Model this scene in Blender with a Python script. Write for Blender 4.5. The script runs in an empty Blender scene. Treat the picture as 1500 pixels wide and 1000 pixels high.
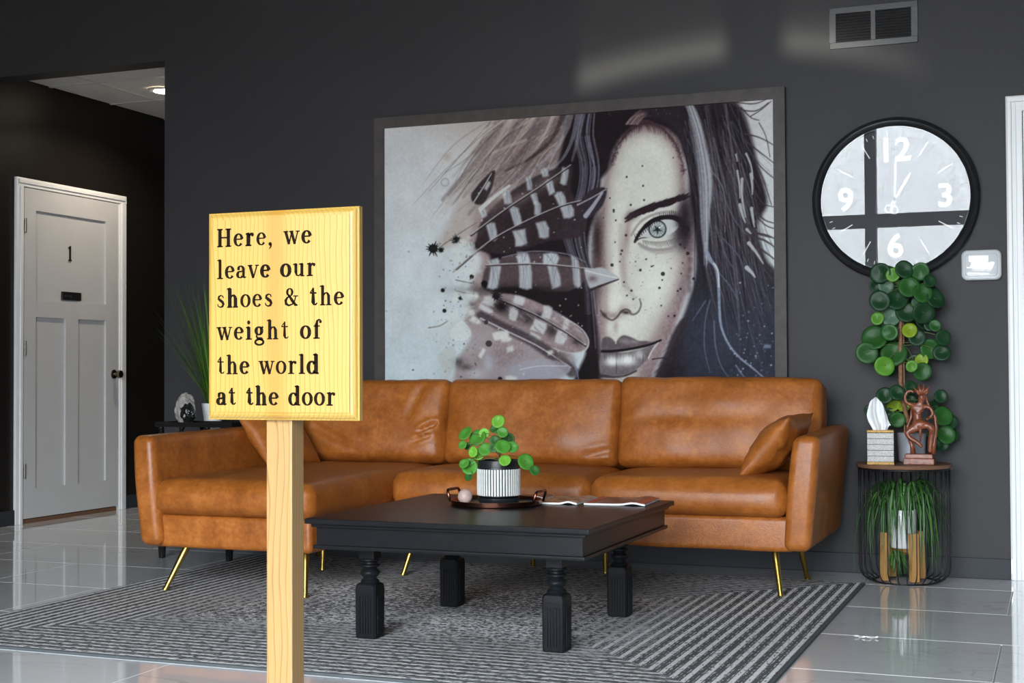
import bpy, bmesh, math, random
import numpy as np
from mathutils import Vector, Matrix, noise

random.seed(7)
scene = bpy.context.scene
COL = scene.collection
PI = math.pi

# ------------------------------------------------------------------ camera
CAM_H = 0.90
YAW, PITCH, ROLL = 0.37282294, 0.0225908, -0.00448626
cy_, sy_ = math.cos(YAW), math.sin(YAW)
f0 = Vector((-sy_, cy_, 0)); r0 = Vector((cy_, sy_, 0)); u0 = Vector((0, 0, 1))
fw = math.cos(PITCH) * f0 + math.sin(PITCH) * u0
up1 = -math.sin(PITCH) * f0 + math.cos(PITCH) * u0
rt = math.cos(ROLL) * r0 + math.sin(ROLL) * up1
up = -math.sin(ROLL) * r0 + math.cos(ROLL) * up1
cam_data = bpy.data.cameras.new('camera')
cam_data.sensor_width = 36.0
cam_data.lens = 2051.05 / 1500 * 36.0
cam_data.clip_start = 0.05
cam = bpy.data.objects.new('camera', cam_data)
COL.objects.link(cam)
Mx = Matrix((rt, up, -fw)).transposed().to_4x4()
Mx.translation = (0, 0, CAM_H)
cam.matrix_world = Mx
scene.camera = cam

# ------------------------------------------------------------------ view, sky
scene.view_settings.view_transform = 'Standard'
scene.view_settings.look = 'None'
scene.view_settings.gamma = 1.0
scene.view_settings.use_curve_mapping = False
scene.view_settings.exposure = 0.12

world = bpy.data.worlds.new('sky')
scene.world = world
world.use_nodes = True
wn = world.node_tree
wn.nodes.clear()
w_out = wn.nodes.new('ShaderNodeOutputWorld')
w_bg = wn.nodes.new('ShaderNodeBackground')
w_bg.inputs['Color'].default_value = (0.87, 0.94, 1.0, 1)      # bright overcast sky, three times brighter at the zenith
w_tc = wn.nodes.new('ShaderNodeTexCoord')
w_sep = wn.nodes.new('ShaderNodeSeparateXYZ')
wn.links.new(w_tc.outputs['Generated'], w_sep.inputs[0])
w_m1 = wn.nodes.new('ShaderNodeMath'); w_m1.operation = 'MAXIMUM'; w_m1.inputs[1].default_value = 0.0
wn.links.new(w_sep.outputs[2], w_m1.inputs[0])
SKY = 16.5
w_m2 = wn.nodes.new('ShaderNodeMath'); w_m2.operation = 'MULTIPLY_ADD'
w_m2.inputs[1].default_value = 2.0*SKY; w_m2.inputs[2].default_value = SKY
wn.links.new(w_m1.outputs[0], w_m2.inputs[0])
wn.links.new(w_m2.outputs[0], w_bg.inputs['Strength'])
wn.links.new(w_bg.outputs[0], w_out.inputs[0])

def window_portal(x0, x1, z0, z1, y):
    L = bpy.data.lights.new('window_portal', 'AREA')
    L.shape = 'RECTANGLE'; L.size = x1 - x0; L.size_y = z1 - z0
    L.cycles.is_portal = True
    o = bpy.data.objects.new('window_portal', L)
    o.location = ((x0 + x1) / 2, y, (z0 + z1) / 2)
    o.rotation_euler = (PI / 2, 0, 0)      # looks towards +y, into the room
    COL.objects.link(o)

# ------------------------------------------------------------------ node helpers
def new_mat(name):
    m = bpy.data.materials.new(name)
    m.use_nodes = True
    nt = m.node_tree
    b = nt.nodes['Principled BSDF']
    return m, nt, b

def node(nt, typ, props=None, **ins):
    n = nt.nodes.new(typ)
    for k, v in (props or {}).items():
        setattr(n, k, v)
    for k, v in ins.items():
        key = int(k[1:]) if (k[0] == 'i' and k[1:].isdigit()) else k.replace('_', ' ')
        s = n.inputs[key]
        if isinstance(v, bpy.types.NodeSocket):
            nt.links.new(v, s)
        else:
            s.default_value = v
    return n

def math_n(nt, op, a, b=None, c=None):
    n = nt.nodes.new('ShaderNodeMath'); n.operation = op
    for i, v in enumerate((a, b, c)):
        if v is None: continue
        if isinstance(v, bpy.types.NodeSocket): nt.links.new(v, n.inputs[i])
        else: n.inputs[i].default_value = v
    return n.outputs[0]

def mixc(nt, fac, a, b, mode='MIX'):
    n = nt.nodes.new('ShaderNodeMix'); n.data_type = 'RGBA'; n.blend_type = mode
    for s, v in ((n.inputs[0], fac), (n.inputs[6], a), (n.inputs[7], b)):
        if isinstance(v, bpy.types.NodeSocket): nt.links.new(v, s)
        else:
            s.default_value = v if not isinstance(v, tuple) else (*v[:3], 1)
    return n.outputs[2]

def ramp(nt, fac, stops):
    n = nt.nodes.new('ShaderNodeValToRGB')
    e = n.color_ramp.elements
    while len(e) < len(stops): e.new(0.5)
    for el, (p, c) in zip(e, stops):
        el.position = p
        el.color = (*c, 1) if isinstance(c, tuple) else (c, c, c, 1)
    nt.links.new(fac, n.inputs[0])
    return n.outputs[0]

def objco(nt):
    return nt.nodes.new('ShaderNodeTexCoord').outputs['Object']

def mapping(nt, co, scale=(1, 1, 1), loc=(0, 0, 0), rot=(0, 0, 0)):
    n = nt.nodes.new('ShaderNodeMapping')
    nt.links.new(co, n.inputs['Vector'])
    n.inputs['Scale'].default_value = scale
    n.inputs['Location'].default_value = loc
    n.inputs['Rotation'].default_value = rot
    return n.outputs[0]

def noise_n(nt, co, scale, detail=3, rough=0.5, dist=0.0):
    n = node(nt, 'ShaderNodeTexNoise', None, Vector=co, Scale=scale, Detail=detail, Roughness=rough, Distortion=dist)
    return n.outputs['Fac']

def bump(nt, b, height, strength, dist=0.01):
    n = node(nt, 'ShaderNodeBump', None, Height=height, Strength=strength, Distance=dist)
    nt.links.new(n.outputs[0], b.inputs['Normal'])

def plain(name, col, rough=0.5, metal=0.0, spec=0.5, var=0.12, scale=30.0, bmp=0.0, coat=0.0):
    """procedural material: a colour with slight noise variation"""
    m, nt, b = new_mat(name)
    co = objco(nt)
    nz = noise_n(nt, co, scale, 4)
    lo = tuple(c * (1 - var) for c in col); hi = tuple(min(1, c * (1 + var)) for c in col)
    nt.links.new(ramp(nt, nz, [(0.3, lo), (0.7, hi)]), b.inputs['Base Color'])
    b.inputs['Roughness'].default_value = rough
    b.inputs['Metallic'].default_value = metal
    b.inputs['Specular IOR Level'].default_value = spec
    if coat: b.inputs['Coat Weight'].default_value = coat; b.inputs['Coat Roughness'].default_value = 0.05
    if bmp: bump(nt, b, nz, bmp)
    return m

def emit(name, col, s):
    m, nt, b = new_mat(name)
    b.inputs['Base Color'].default_value = (*col, 1)
    b.inputs['Emission Color'].default_value = (*col, 1)
    b.inputs['Emission Strength'].default_value = s
    return m

# ------------------------------------------------------------------ materials
M = {}
def wall_mat(name, col, rough=0.55, bm=0.25):
    m, nt, b = new_mat(name)
    geo = nt.nodes.new('ShaderNodeNewGeometry').outputs['Position']
    nz = noise_n(nt, geo, 160, 3, 0.6)
    big = noise_n(nt, geo, 1.3, 3)
    c = mixc(nt, big, tuple(k * 0.9 for k in col), tuple(k * 1.1 for k in col))
    nt.links.new(c, b.inputs['Base Color'])
    b.inputs['Roughness'].default_value = rough
    b.inputs['Specular IOR Level'].default_value = 0.25
    bump(nt, b, nz, bm, 0.002)
    return m
M['wall'] = wall_mat('charcoal_paint', (0.039, 0.0378, 0.0400))
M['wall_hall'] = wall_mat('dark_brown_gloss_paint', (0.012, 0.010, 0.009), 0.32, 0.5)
M['base_dark'] = wall_mat('baseboard_paint', (0.028, 0.031, 0.038), 0.5, 0.1)
M['white_paint'] = plain('white_door_paint', (0.54, 0.54, 0.55), 0.4, var=0.02, scale=6)
M['trim_white'] = plain('white_trim_paint', (0.76, 0.77, 0.78), 0.35, var=0.02, scale=6)
M['ceiling_dark'] = wall_mat('ceiling_paint', (0.060, 0.055, 0.050), 0.8)

def tile_mat():
    m, nt, b = new_mat('polished_grey_tile')
    co = objco(nt)
    rnd = nt.nodes.new('ShaderNodeObjectInfo').outputs['Random']
    off = node(nt, 'ShaderNodeVectorMath', {'operation': 'ADD'})
    nt.links.new(co, off.inputs[0])
    cmb = nt.nodes.new('ShaderNodeCombineXYZ')
    k = math_n(nt, 'MULTIPLY', rnd, 61.0)
    nt.links.new(k, cmb.inputs[0]); nt.links.new(k, cmb.inputs[1])
    nt.links.new(cmb.outputs[0], off.inputs[1])
    v = mapping(nt, off.outputs[0], (1.0, 2.2, 1), rot=(0, 0, 0.25))
    n1 = noise_n(nt, v, 2.2, 6, 0.55, 0.9)
    vein = math_n(nt, 'ABSOLUTE', math_n(nt, 'SUBTRACT', n1, 0.5))
    vm = ramp(nt, vein, [(0.0, 1.0), (0.018, 0.0)])
    n2 = noise_n(nt, v, 1.1, 4)
    base = mixc(nt, n2, (0.62, 0.635, 0.655), (0.78, 0.795, 0.815))
    patch = noise_n(nt, v, 0.9, 2)
    vmm = math_n(nt, 'MULTIPLY', vm, ramp(nt, patch, [(0.45, 0.0), (0.62, 0.75)]))
    c = mixc(nt, vmm, base, (0.40, 0.405, 0.42))
    tint = mixc(nt, math_n(nt, 'MULTIPLY', rnd, 0.25), c, (0.74, 0.72, 0.71))
    nt.links.new(tint, b.inputs['Base Color'])
    b.inputs['Roughness'].default_value = 0.05
    b.inputs['Specular IOR Level'].default_value = 0.8
    b.inputs['Coat Weight'].default_value = 0.4
    b.inputs['Coat Roughness'].default_value = 0.03
    b.inputs['Coat IOR'].default_value = 1.6
    return m
M['tile'] = tile_mat()
M['grout'] = plain('grout', (0.27, 0.27, 0.275), 0.8, var=0.1)

def leather_mat():
    m, nt, b = new_mat('cognac_leather')
    co = objco(nt)
    n1 = noise_n(nt, co, 9, 6, 0.65)
    n2 = noise_n(nt, co, 55, 4, 0.7)
    n3 = noise_n(nt, co, 2.3, 2)
    f = math_n(nt, 'ADD', math_n(nt, 'MULTIPLY', n1, 0.6), math_n(nt, 'MULTIPLY', n2, 0.4))
    c = ramp(nt, f, [(0.34, (0.215, 0.060, 0.0085)), (0.5, (0.345, 0.103, 0.0145)), (0.66, (0.49, 0.165, 0.028))])
    c = mixc(nt, ramp(nt, n3, [(0.35, 0.0), (0.7, 0.30)]), c, (0.25, 0.078, 0.014))
    nt.links.new(c, b.inputs['Base Color'])
    r = ramp(nt, n1, [(0.3, 0.36), (0.7, 0.52)])
    nt.links.new(r, b.inputs['Roughness'])
    b.inputs['Specular IOR Level'].default_value = 0.5
    vor = node(nt, 'ShaderNodeTexVoronoi', None, Vector=co, Scale=220.0).outputs['Distance']
    h = math_n(nt, 'ADD', math_n(nt, 'MULTIPLY', vor, 0.3), math_n(nt, 'MULTIPLY', n1, 0.8))
    bump(nt, b, h, 0.22, 0.006)
    return m
M['leather'] = leather_mat()
M['gold'] = plain('brass', (0.50, 0.345, 0.085), 0.32, 1.0, var=0.05)
M['black_plastic'] = plain('black_plastic', (0.012, 0.012, 0.013), 0.4)

def painted_wood(name, col, rough, axis_scale, streak):
    m, nt, b = new_mat(name)
    co = objco(nt)
    v = mapping(nt, co, axis_scale)
    n1 = noise_n(nt, v, 6, 6, 0.6)
    c = ramp(nt, n1, [(0.3, tuple(k * 0.75 for k in col)), (0.65, col), (0.8, streak)])
    nt.links.new(c, b.inputs['Base Color'])
    b.inputs['Roughness'].default_value = rough
    b.inputs['Specular IOR Level'].default_value = 0.12
    bump(nt, b, n1, 0.12, 0.003)
    return m
M['table'] = painted_wood('black_painted_wood', (0.0135, 0.0135, 0.0155), 0.33, (3, 22, 22), (0.024, 0.022, 0.022))
M['table_leg'] = painted_wood('black_painted_legs', (0.010, 0.011, 0.013), 0.42, (20, 20, 3), (0.016, 0.017, 0.020))
M['dark_wood'] = painted_wood('dark_stained_wood', (0.013, 0.012, 0.012), 0.35, (4, 20, 20), (0.022, 0.020, 0.019))

def pine_mat(name, light, mid, dark, band=None, ring=95.0):
    m, nt, b = new_mat(name)
    co = objco(nt)
    v = mapping(nt, co, (1, 1, 0.035))
    wob = noise_n(nt, mapping(nt, co, (6, 6, 1.2)), 1.6, 3)
    sep = nt.nodes.new('ShaderNodeSeparateXYZ'); nt.links.new(co, sep.inputs[0])
    x = sep.outputs[0]
    ph = math_n(nt, 'ADD', math_n(nt, 'MULTIPLY', math_n(nt, 'ADD', x, math_n(nt, 'MULTIPLY', sep.outputs[1], 1.3)), ring),
                math_n(nt, 'MULTIPLY', wob, 5.0))
    fr = math_n(nt, 'FRACT', ph)
    line = ramp(nt, fr, [(0.0, 0.0), (0.74, 0.15), (0.90, 1.0), (1.0, 0.0)])
    fine = noise_n(nt, mapping(nt, co, (260, 260, 6)), 1.0, 3, 0.7)
    c = mixc(nt, fine, light, mid)
    c = mixc(nt, math_n(nt, 'MULTIPLY', line, 0.75), c, dark)
    if band:
        w2 = noise_n(nt, mapping(nt, co, (3, 3, 4)), 2.0, 4)
        d = math_n(nt, 'ABSOLUTE', math_n(nt, 'SUBTRACT', math_n(nt, 'ADD', x, math_n(nt, 'MULTIPLY', math_n(nt, 'SUBTRACT', w2, 0.5), 0.035)), band))
        bm = ramp(nt, d, [(0.008, 0.9), (0.034, 0.0)])
        c = mixc(nt, bm, c, (0.345, 0.178, 0.026))
    kn = noise_n(nt, co, 120, 1)
    c = mixc(nt, ramp(nt, kn, [(0.80, 0.0), (0.86, 0.6)]), c, (0.25, 0.12, 0.04))
    nt.links.new(c, b.inputs['Base Color'])
    b.inputs['Roughness'].default_value = 0.38
    b.inputs['Coat Weight'].default_value = 0.15
    b.inputs['Coat Roughness'].default_value = 0.25
    return m
M['pine_board'] = pine_mat('varnished_pine_board', (0.415, 0.275, 0.062), (0.365, 0.225, 0.042), (0.235, 0.110, 0.014), band=-0.012)
M['pine_post'] = pine_mat('pine_post', (0.345, 0.212, 0.078), (0.295, 0.165, 0.052), (0.165, 0.075, 0.020), ring=75.0)
M['bamboo'] = pine_mat('oak_stand_wood', (0.55, 0.31, 0.11), (0.48, 0.25, 0.08), (0.30, 0.14, 0.04), ring=60.0)
M['burnt'] = plain('burnt_lettering', (0.010, 0.006, 0.004), 0.9, spec=0.05, var=0.5, scale=150)

def rug_mat(hx, hy):
    m, nt, b = new_mat('distressed_striped_rug')
    co = objco(nt)
    s = nt.nodes.new('ShaderNodeSeparateXYZ'); nt.links.new(co, s.inputs[0])
    x, y = s.outputs[0], s.outputs[1]
    dx = math_n(nt, 'SUBTRACT', hx, math_n(nt, 'ABSOLUTE', x))
    dy = math_n(nt, 'SUBTRACT', hy, math_n(nt, 'ABSOLUTE', y))
    d = math_n(nt, 'MINIMUM', dx, dy)
    side = math_n(nt, 'LESS_THAN', dx, dy)                     # 1 = stripes run along y
    # stripe-aligned coordinates: along, across
    along = math_n(nt, 'ADD', math_n(nt, 'MULTIPLY', side, y), math_n(nt, 'MULTIPLY', math_n(nt, 'SUBTRACT', 1.0, side), x))
    al = nt.nodes.new('ShaderNodeCombineXYZ')
    nt.links.new(math_n(nt, 'MULTIPLY', along, 34.0), al.inputs[0])
    nt.links.new(math_n(nt, 'MULTIPLY', d, 110.0), al.inputs[1])
    nt.links.new(math_n(nt, 'MULTIPLY', side, 9.0), al.inputs[2])
    brk = noise_n(nt, al.outputs[0], 1.0, 3, 0.6)
    sp = noise_n(nt, mapping(nt, co, (60, 80, 60)), 1.0, 2, 0.6)          # knotted speckle
    big = noise_n(nt, co, 1.5, 3, 0.55)
    mid = noise_n(nt, co, 5.0, 3, 0.6)
    fr = math_n(nt, 'FRACT', math_n(nt, 'DIVIDE', d, 0.0445))
    st = ramp(nt, fr, [(0.0, 0.0), (0.26, 0.0), (0.34, 1.0), (0.64, 1.0), (0.72, 0.0)])
    fr2 = math_n(nt, 'FRACT', math_n(nt, 'DIVIDE', d, 0.01483))
    st2 = ramp(nt, fr2, [(0.25, 0.0), (0.4, 1.0), (0.6, 1.0), (0.75, 0.0)])
    # broken light stripes: solid on the short sides, more worn on the long ones
    keep_side = ramp(nt, brk, [(0.36, 0.0), (0.43, 1.0)])
    keep_long = ramp(nt, brk, [(0.42, 0.0), (0.50, 1.0)])
    k = math_n(nt, 'ADD', math_n(nt, 'MULTIPLY', side, keep_side), math_n(nt, 'MULTIPLY', math_n(nt, 'SUBTRACT', 1.0, side), keep_long))
    stripe = math_n(nt, 'MULTIPLY', st, k)
    fleck = math_n(nt, 'MULTIPLY', st2, ramp(nt, brk, [(0.50, 0.0), (0.58, 0.8)]))
    a = math_n(nt, 'MAXIMUM', stripe, fleck)
    # the middle: pale speckle instead of stripes
    cen = ramp(nt, math_n(nt, 'ADD', d, math_n(nt, 'MULTIPLY', math_n(nt, 'SUBTRACT', mid, 0.5), 0.5)), [(0.42, 0.0), (0.80, 1.0)])
    thr = math_n(nt, 'ADD', sp, math_n(nt, 'MULTIPLY', math_n(nt, 'SUBTRACT', big, 0.5), 0.35))
    spk = ramp(nt, thr, [(0.51, 0.0), (0.565, 1.0)])
    lo = math_n(nt, 'MULTIPLY', a, math_n(nt, 'SUBTRACT', 1.0, math_n(nt, 'MULTIPLY', cen, 0.6)))
    fac = math_n(nt, 'MAXIMUM', lo, math_n(nt, 'MULTIPLY', spk, cen))
    edge = ramp(nt, d, [(0.012, 0.0), (0.016, 1.0)])
    fac = math_n(nt, 'MULTIPLY', fac, edge)
    dark = mixc(nt, mid, (0.085, 0.088, 0.094), (0.140, 0.136, 0.136))
    light = mixc(nt, sp, (0.62, 0.625, 0.63), (0.90, 0.905, 0.91))
    nt.links.new(mixc(nt, fac, dark, light), b.inputs['Base Color'])
    b.inputs['Roughness'].default_value = 0.95
    b.inputs['Specular IOR Level'].default_value = 0.1
    bump(nt, b, math_n(nt, 'ADD', fac, noise_n(nt, co, 400, 2)), 0.5, 0.004)
    return m
M['rug'] = rug_mat(1.462, 1.185)
M['rug_binding'] = plain('rug_binding', (0.075, 0.085, 0.09), 0.9)

def leaf_mat(name, col, centre):
    m, nt, b = new_mat(name)
    co = objco(nt)
    ln = node(nt, 'ShaderNodeVectorMath', {'operation': 'LENGTH'}); nt.links.new(co, ln.inputs[0])
    rnd = nt.nodes.new('ShaderNodeObjectInfo').outputs['Random']
    nz = noise_n(nt, co, 3.0, 3)
    c1 = mixc(nt, nz, tuple(k * 0.75 for k in col), tuple(k * 1.25 for k in col))
    c1 = mixc(nt, math_n(nt, 'MULTIPLY', rnd, 0.4), c1, tuple(k * 0.6 for k in col))
    c = mixc(nt, ramp(nt, ln.outputs['Value'], [(0.06, 1.0), (0.16, 0.0)]), c1, centre)
    nt.links.new(c, b.inputs['Base Color'])
    b.inputs['Roughness'].default_value = 0.42
    b.inputs['Specular IOR Level'].default_value = 0.25
    b.inputs['Subsurface Weight'].default_value = 0.0
    return m
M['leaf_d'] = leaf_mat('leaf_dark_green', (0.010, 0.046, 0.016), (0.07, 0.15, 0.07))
M['leaf_m'] = leaf_mat('leaf_mid_green', (0.022, 0.098, 0.018), (0.12, 0.24, 0.09))
M['leaf_l'] = leaf_mat('leaf_light_green', (0.090, 0.270, 0.022), (0.30, 0.45, 0.18))
M['leaf_y'] = leaf_mat('leaf_yellow_green', (0.200, 0.300, 0.015), (0.35, 0.42, 0.10))
M['leaf_p'] = leaf_mat('leaf_pale_underside', (0.085, 0.160, 0.100), (0.22, 0.32, 0.22))
M['leaf_b'] = leaf_mat('leaf_bright_green', (0.070, 0.260, 0.030), (0.35, 0.55, 0.25))
M['leaf_bl'] = leaf_mat('leaf_bright_light_green', (0.150, 0.420, 0.040), (0.45, 0.62, 0.30))
M['leaf_bd'] = leaf_mat('leaf_deep_green', (0.030, 0.120, 0.020), (0.12, 0.25, 0.10))  # darkest of the small plant's three leaf greens
def blade_mat(name, a, bcol):
    m, nt, b = new_mat(name)
    geo = nt.nodes.new('ShaderNodeNewGeometry')
    r = geo.outputs['Random Per Island']
    nt.links.new(mixc(nt, r, a, bcol), b.inputs['Base Color'])
    b.inputs['Roughness'].default_value = 0.4
    return m
M['spider'] = blade_mat('spider_plant_blades', (0.020, 0.085, 0.015), (0.085, 0.22, 0.05))
M['grass'] = blade_mat('grass_blades', (0.035, 0.085, 0.010), (0.11, 0.24, 0.03))
M['petiole'] = plain('petiole', (0.10, 0.14, 0.04), 0.5)
M['stem'] = plain('woody_stem', (0.23, 0.11, 0.055), 0.7, var=0.3, scale=80)
M['soil'] = plain('soil', (0.03, 0.02, 0.014), 0.95, var=0.5, scale=90, bmp=0.6)
M['white_ceramic'] = plain('white_ceramic', (0.78, 0.79, 0.80), 0.25, var=0.02)
M['grey_ceramic'] = plain('grey_ceramic', (0.33, 0.34, 0.37), 0.4, var=0.06)
M['cream_stripe'] = plain('cream_glaze', (0.70, 0.71, 0.68), 0.5, var=0.06, scale=60)
M['black_glaze'] = plain('black_glaze', (0.014, 0.015, 0.018), 0.35)
M['copper'] = plain('dark_copper', (0.30, 0.125, 0.085), 0.28, 1.0, var=0.15)
M['teal'] = plain('teal_enamel', (0.010, 0.10, 0.095), 0.25)
M['pink_stone'] = plain('rose_stone', (0.52, 0.37, 0.33), 0.45, var=0.18, scale=40)
M['black_wire'] = plain('black_wire', (0.010, 0.010, 0.012), 0.45, 0.3)
M['walnut'] = painted_wood('walnut_top', (0.20, 0.105, 0.062), 0.4, (4, 26, 26), (0.27, 0.15, 0.09))
M['carved'] = plain('carved_redwood', (0.22, 0.062, 0.028), 0.33, var=0.35, scale=45, bmp=0.25)
M['bead_white'] = plain('beaded_white', (0.60, 0.58, 0.56), 0.5, var=0.30, scale=260, bmp=0.5)
M['bead_dark'] = plain('beaded_dark', (0.035, 0.032, 0.035), 0.6)
M['gold_cord'] = plain('gold_cord', (0.55, 0.33, 0.09), 0.45, 0.2, var=0.35, scale=200, bmp=0.4)
M['tissue'] = plain('tissue_paper', (0.82, 0.84, 0.86), 0.9, var=0.02)
M['paper'] = plain('paper', (0.80, 0.81, 0.80), 0.6, var=0.03)
M['frame_grey'] = painted_wood('picture_frame_grey', (0.088, 0.077, 0.073), 0.4, (3, 3, 3), (0.100, 0.090, 0.086))
M['vent_paint'] = plain('grille_grey_paint', (0.040, 0.040, 0.042), 0.4, 0.0, var=0.05)
M['vent_dark'] = plain('vent_shade_black', (0.004, 0.004, 0.004), 0.9)  # near-black colour in place of the shade inside the vent
M['steel'] = plain('brushed_steel', (0.45, 0.44, 0.42), 0.35, 1.0)
M['bronze'] = plain('knob_bronze', (0.22, 0.18, 0.13), 0.3, 1.0)
M['clock_frame'] = plain('clock_frame_black', (0.013, 0.014, 0.017), 0.35)
M['clock_face'] = plain('clock_face_black', (0.016, 0.019, 0.024), 0.6)
M['clock_white'] = plain('clock_numeral_white', (0.80, 0.80, 0.80), 0.6, var=0.02)
M['white_plastic'] = plain('white_plastic', (0.66, 0.68, 0.70), 0.12, var=0.02, coat=0.5)
M['clear_gloss'] = plain('glossy_white_cover', (0.70, 0.72, 0.74), 0.05, var=0.02, coat=1.0)
M['bulb'] = emit('lamp_lens', (1.0, 0.82, 0.58), 40.0)
M['rock'] = plain('grey_rock', (0.30, 0.275, 0.25), 0.8, var=0.45, scale=40, bmp=0.8)
M['dark_crystal'] = plain('dark_crystal', (0.012, 0.014, 0.013), 0.12, var=0.4, scale=60, bmp=0.5)
M['asphalt'] = plain('pavement', (0.085, 0.066, 0.048), 0.9, var=0.15, scale=8)
M['alu'] = plain('dark_window_frame', (0.035, 0.036, 0.040), 0.4, 0.2)

def acoustic_mat():
    m, nt, b = new_mat('acoustic_ceiling_tile')
    co = objco(nt)
    n1 = noise_n(nt, co, 190, 2, 0.7)
    nt.links.new(ramp(nt, n1, [(0.30, (0.66, 0.64, 0.63)), (0.5, (0.90, 0.88, 0.87))]), b.inputs['Base Color'])
    b.inputs['Roughness'].default_value = 0.95
    bump(nt, b, n1, 0.3, 0.003)
    return m
M['acoustic'] = acoustic_mat()

def clear_pane(name, gl=None):
    m, nt, b = new_mat(name)
    nt.nodes.remove(b)
    out = nt.nodes['Material Output']
    tr = nt.nodes.new('ShaderNodeBsdfTransparent')
    g = nt.nodes.new('ShaderNodeBsdfGlossy'); g.inputs['Roughness'].default_value = 0.0
    fr = node(nt, 'ShaderNodeFresnel', None, IOR=1.45)
    mx = nt.nodes.new('ShaderNodeMixShader')
    if gl is None: nt.links.new(fr.outputs[0], mx.inputs[0])
    else: mx.inputs[0].default_value = gl          # anti-glare clock glass
    nt.links.new(tr.outputs[0], mx.inputs[1]); nt.links.new(g.outputs[0], mx.inputs[2])
    nt.links.new(mx.outputs[0], out.inputs[0])
    return m
M['window_glass'] = clear_pane('window_glass')
M['clock_glass'] = clear_pane('clock_glass', 0.023)

def cover_mat(name, a, b2, c2, sc):
    m, nt, b = new_mat(name)
    co = objco(nt)
    n1 = noise_n(nt, co, sc, 3, 0.6, 0.5)
    nt.links.new(ramp(nt, n1, [(0.38, a), (0.5, b2), (0.62, c2)]), b.inputs['Base Color'])
    b.inputs['Roughness'].default_value = 0.25
    return m
M['cover_purple'] = cover_mat('magazine_cover_purple', (0.045, 0.028, 0.055), (0.10, 0.06, 0.08), (0.34, 0.25, 0.20), 14)
M['cover_beige'] = cover_mat('magazine_cover_beige', (0.16, 0.09, 0.06), (0.36, 0.27, 0.20), (0.45, 0.36, 0.30), 12)
M['cover_mauve'] = cover_mat('magazine_cover_mauve', (0.10, 0.06, 0.07), (0.17, 0.11, 0.11), (0.25, 0.16, 0.13), 12)
M['cover_red'] = plain('magazine_red_border', (0.42, 0.045, 0.03), 0.3, var=0.1)

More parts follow.
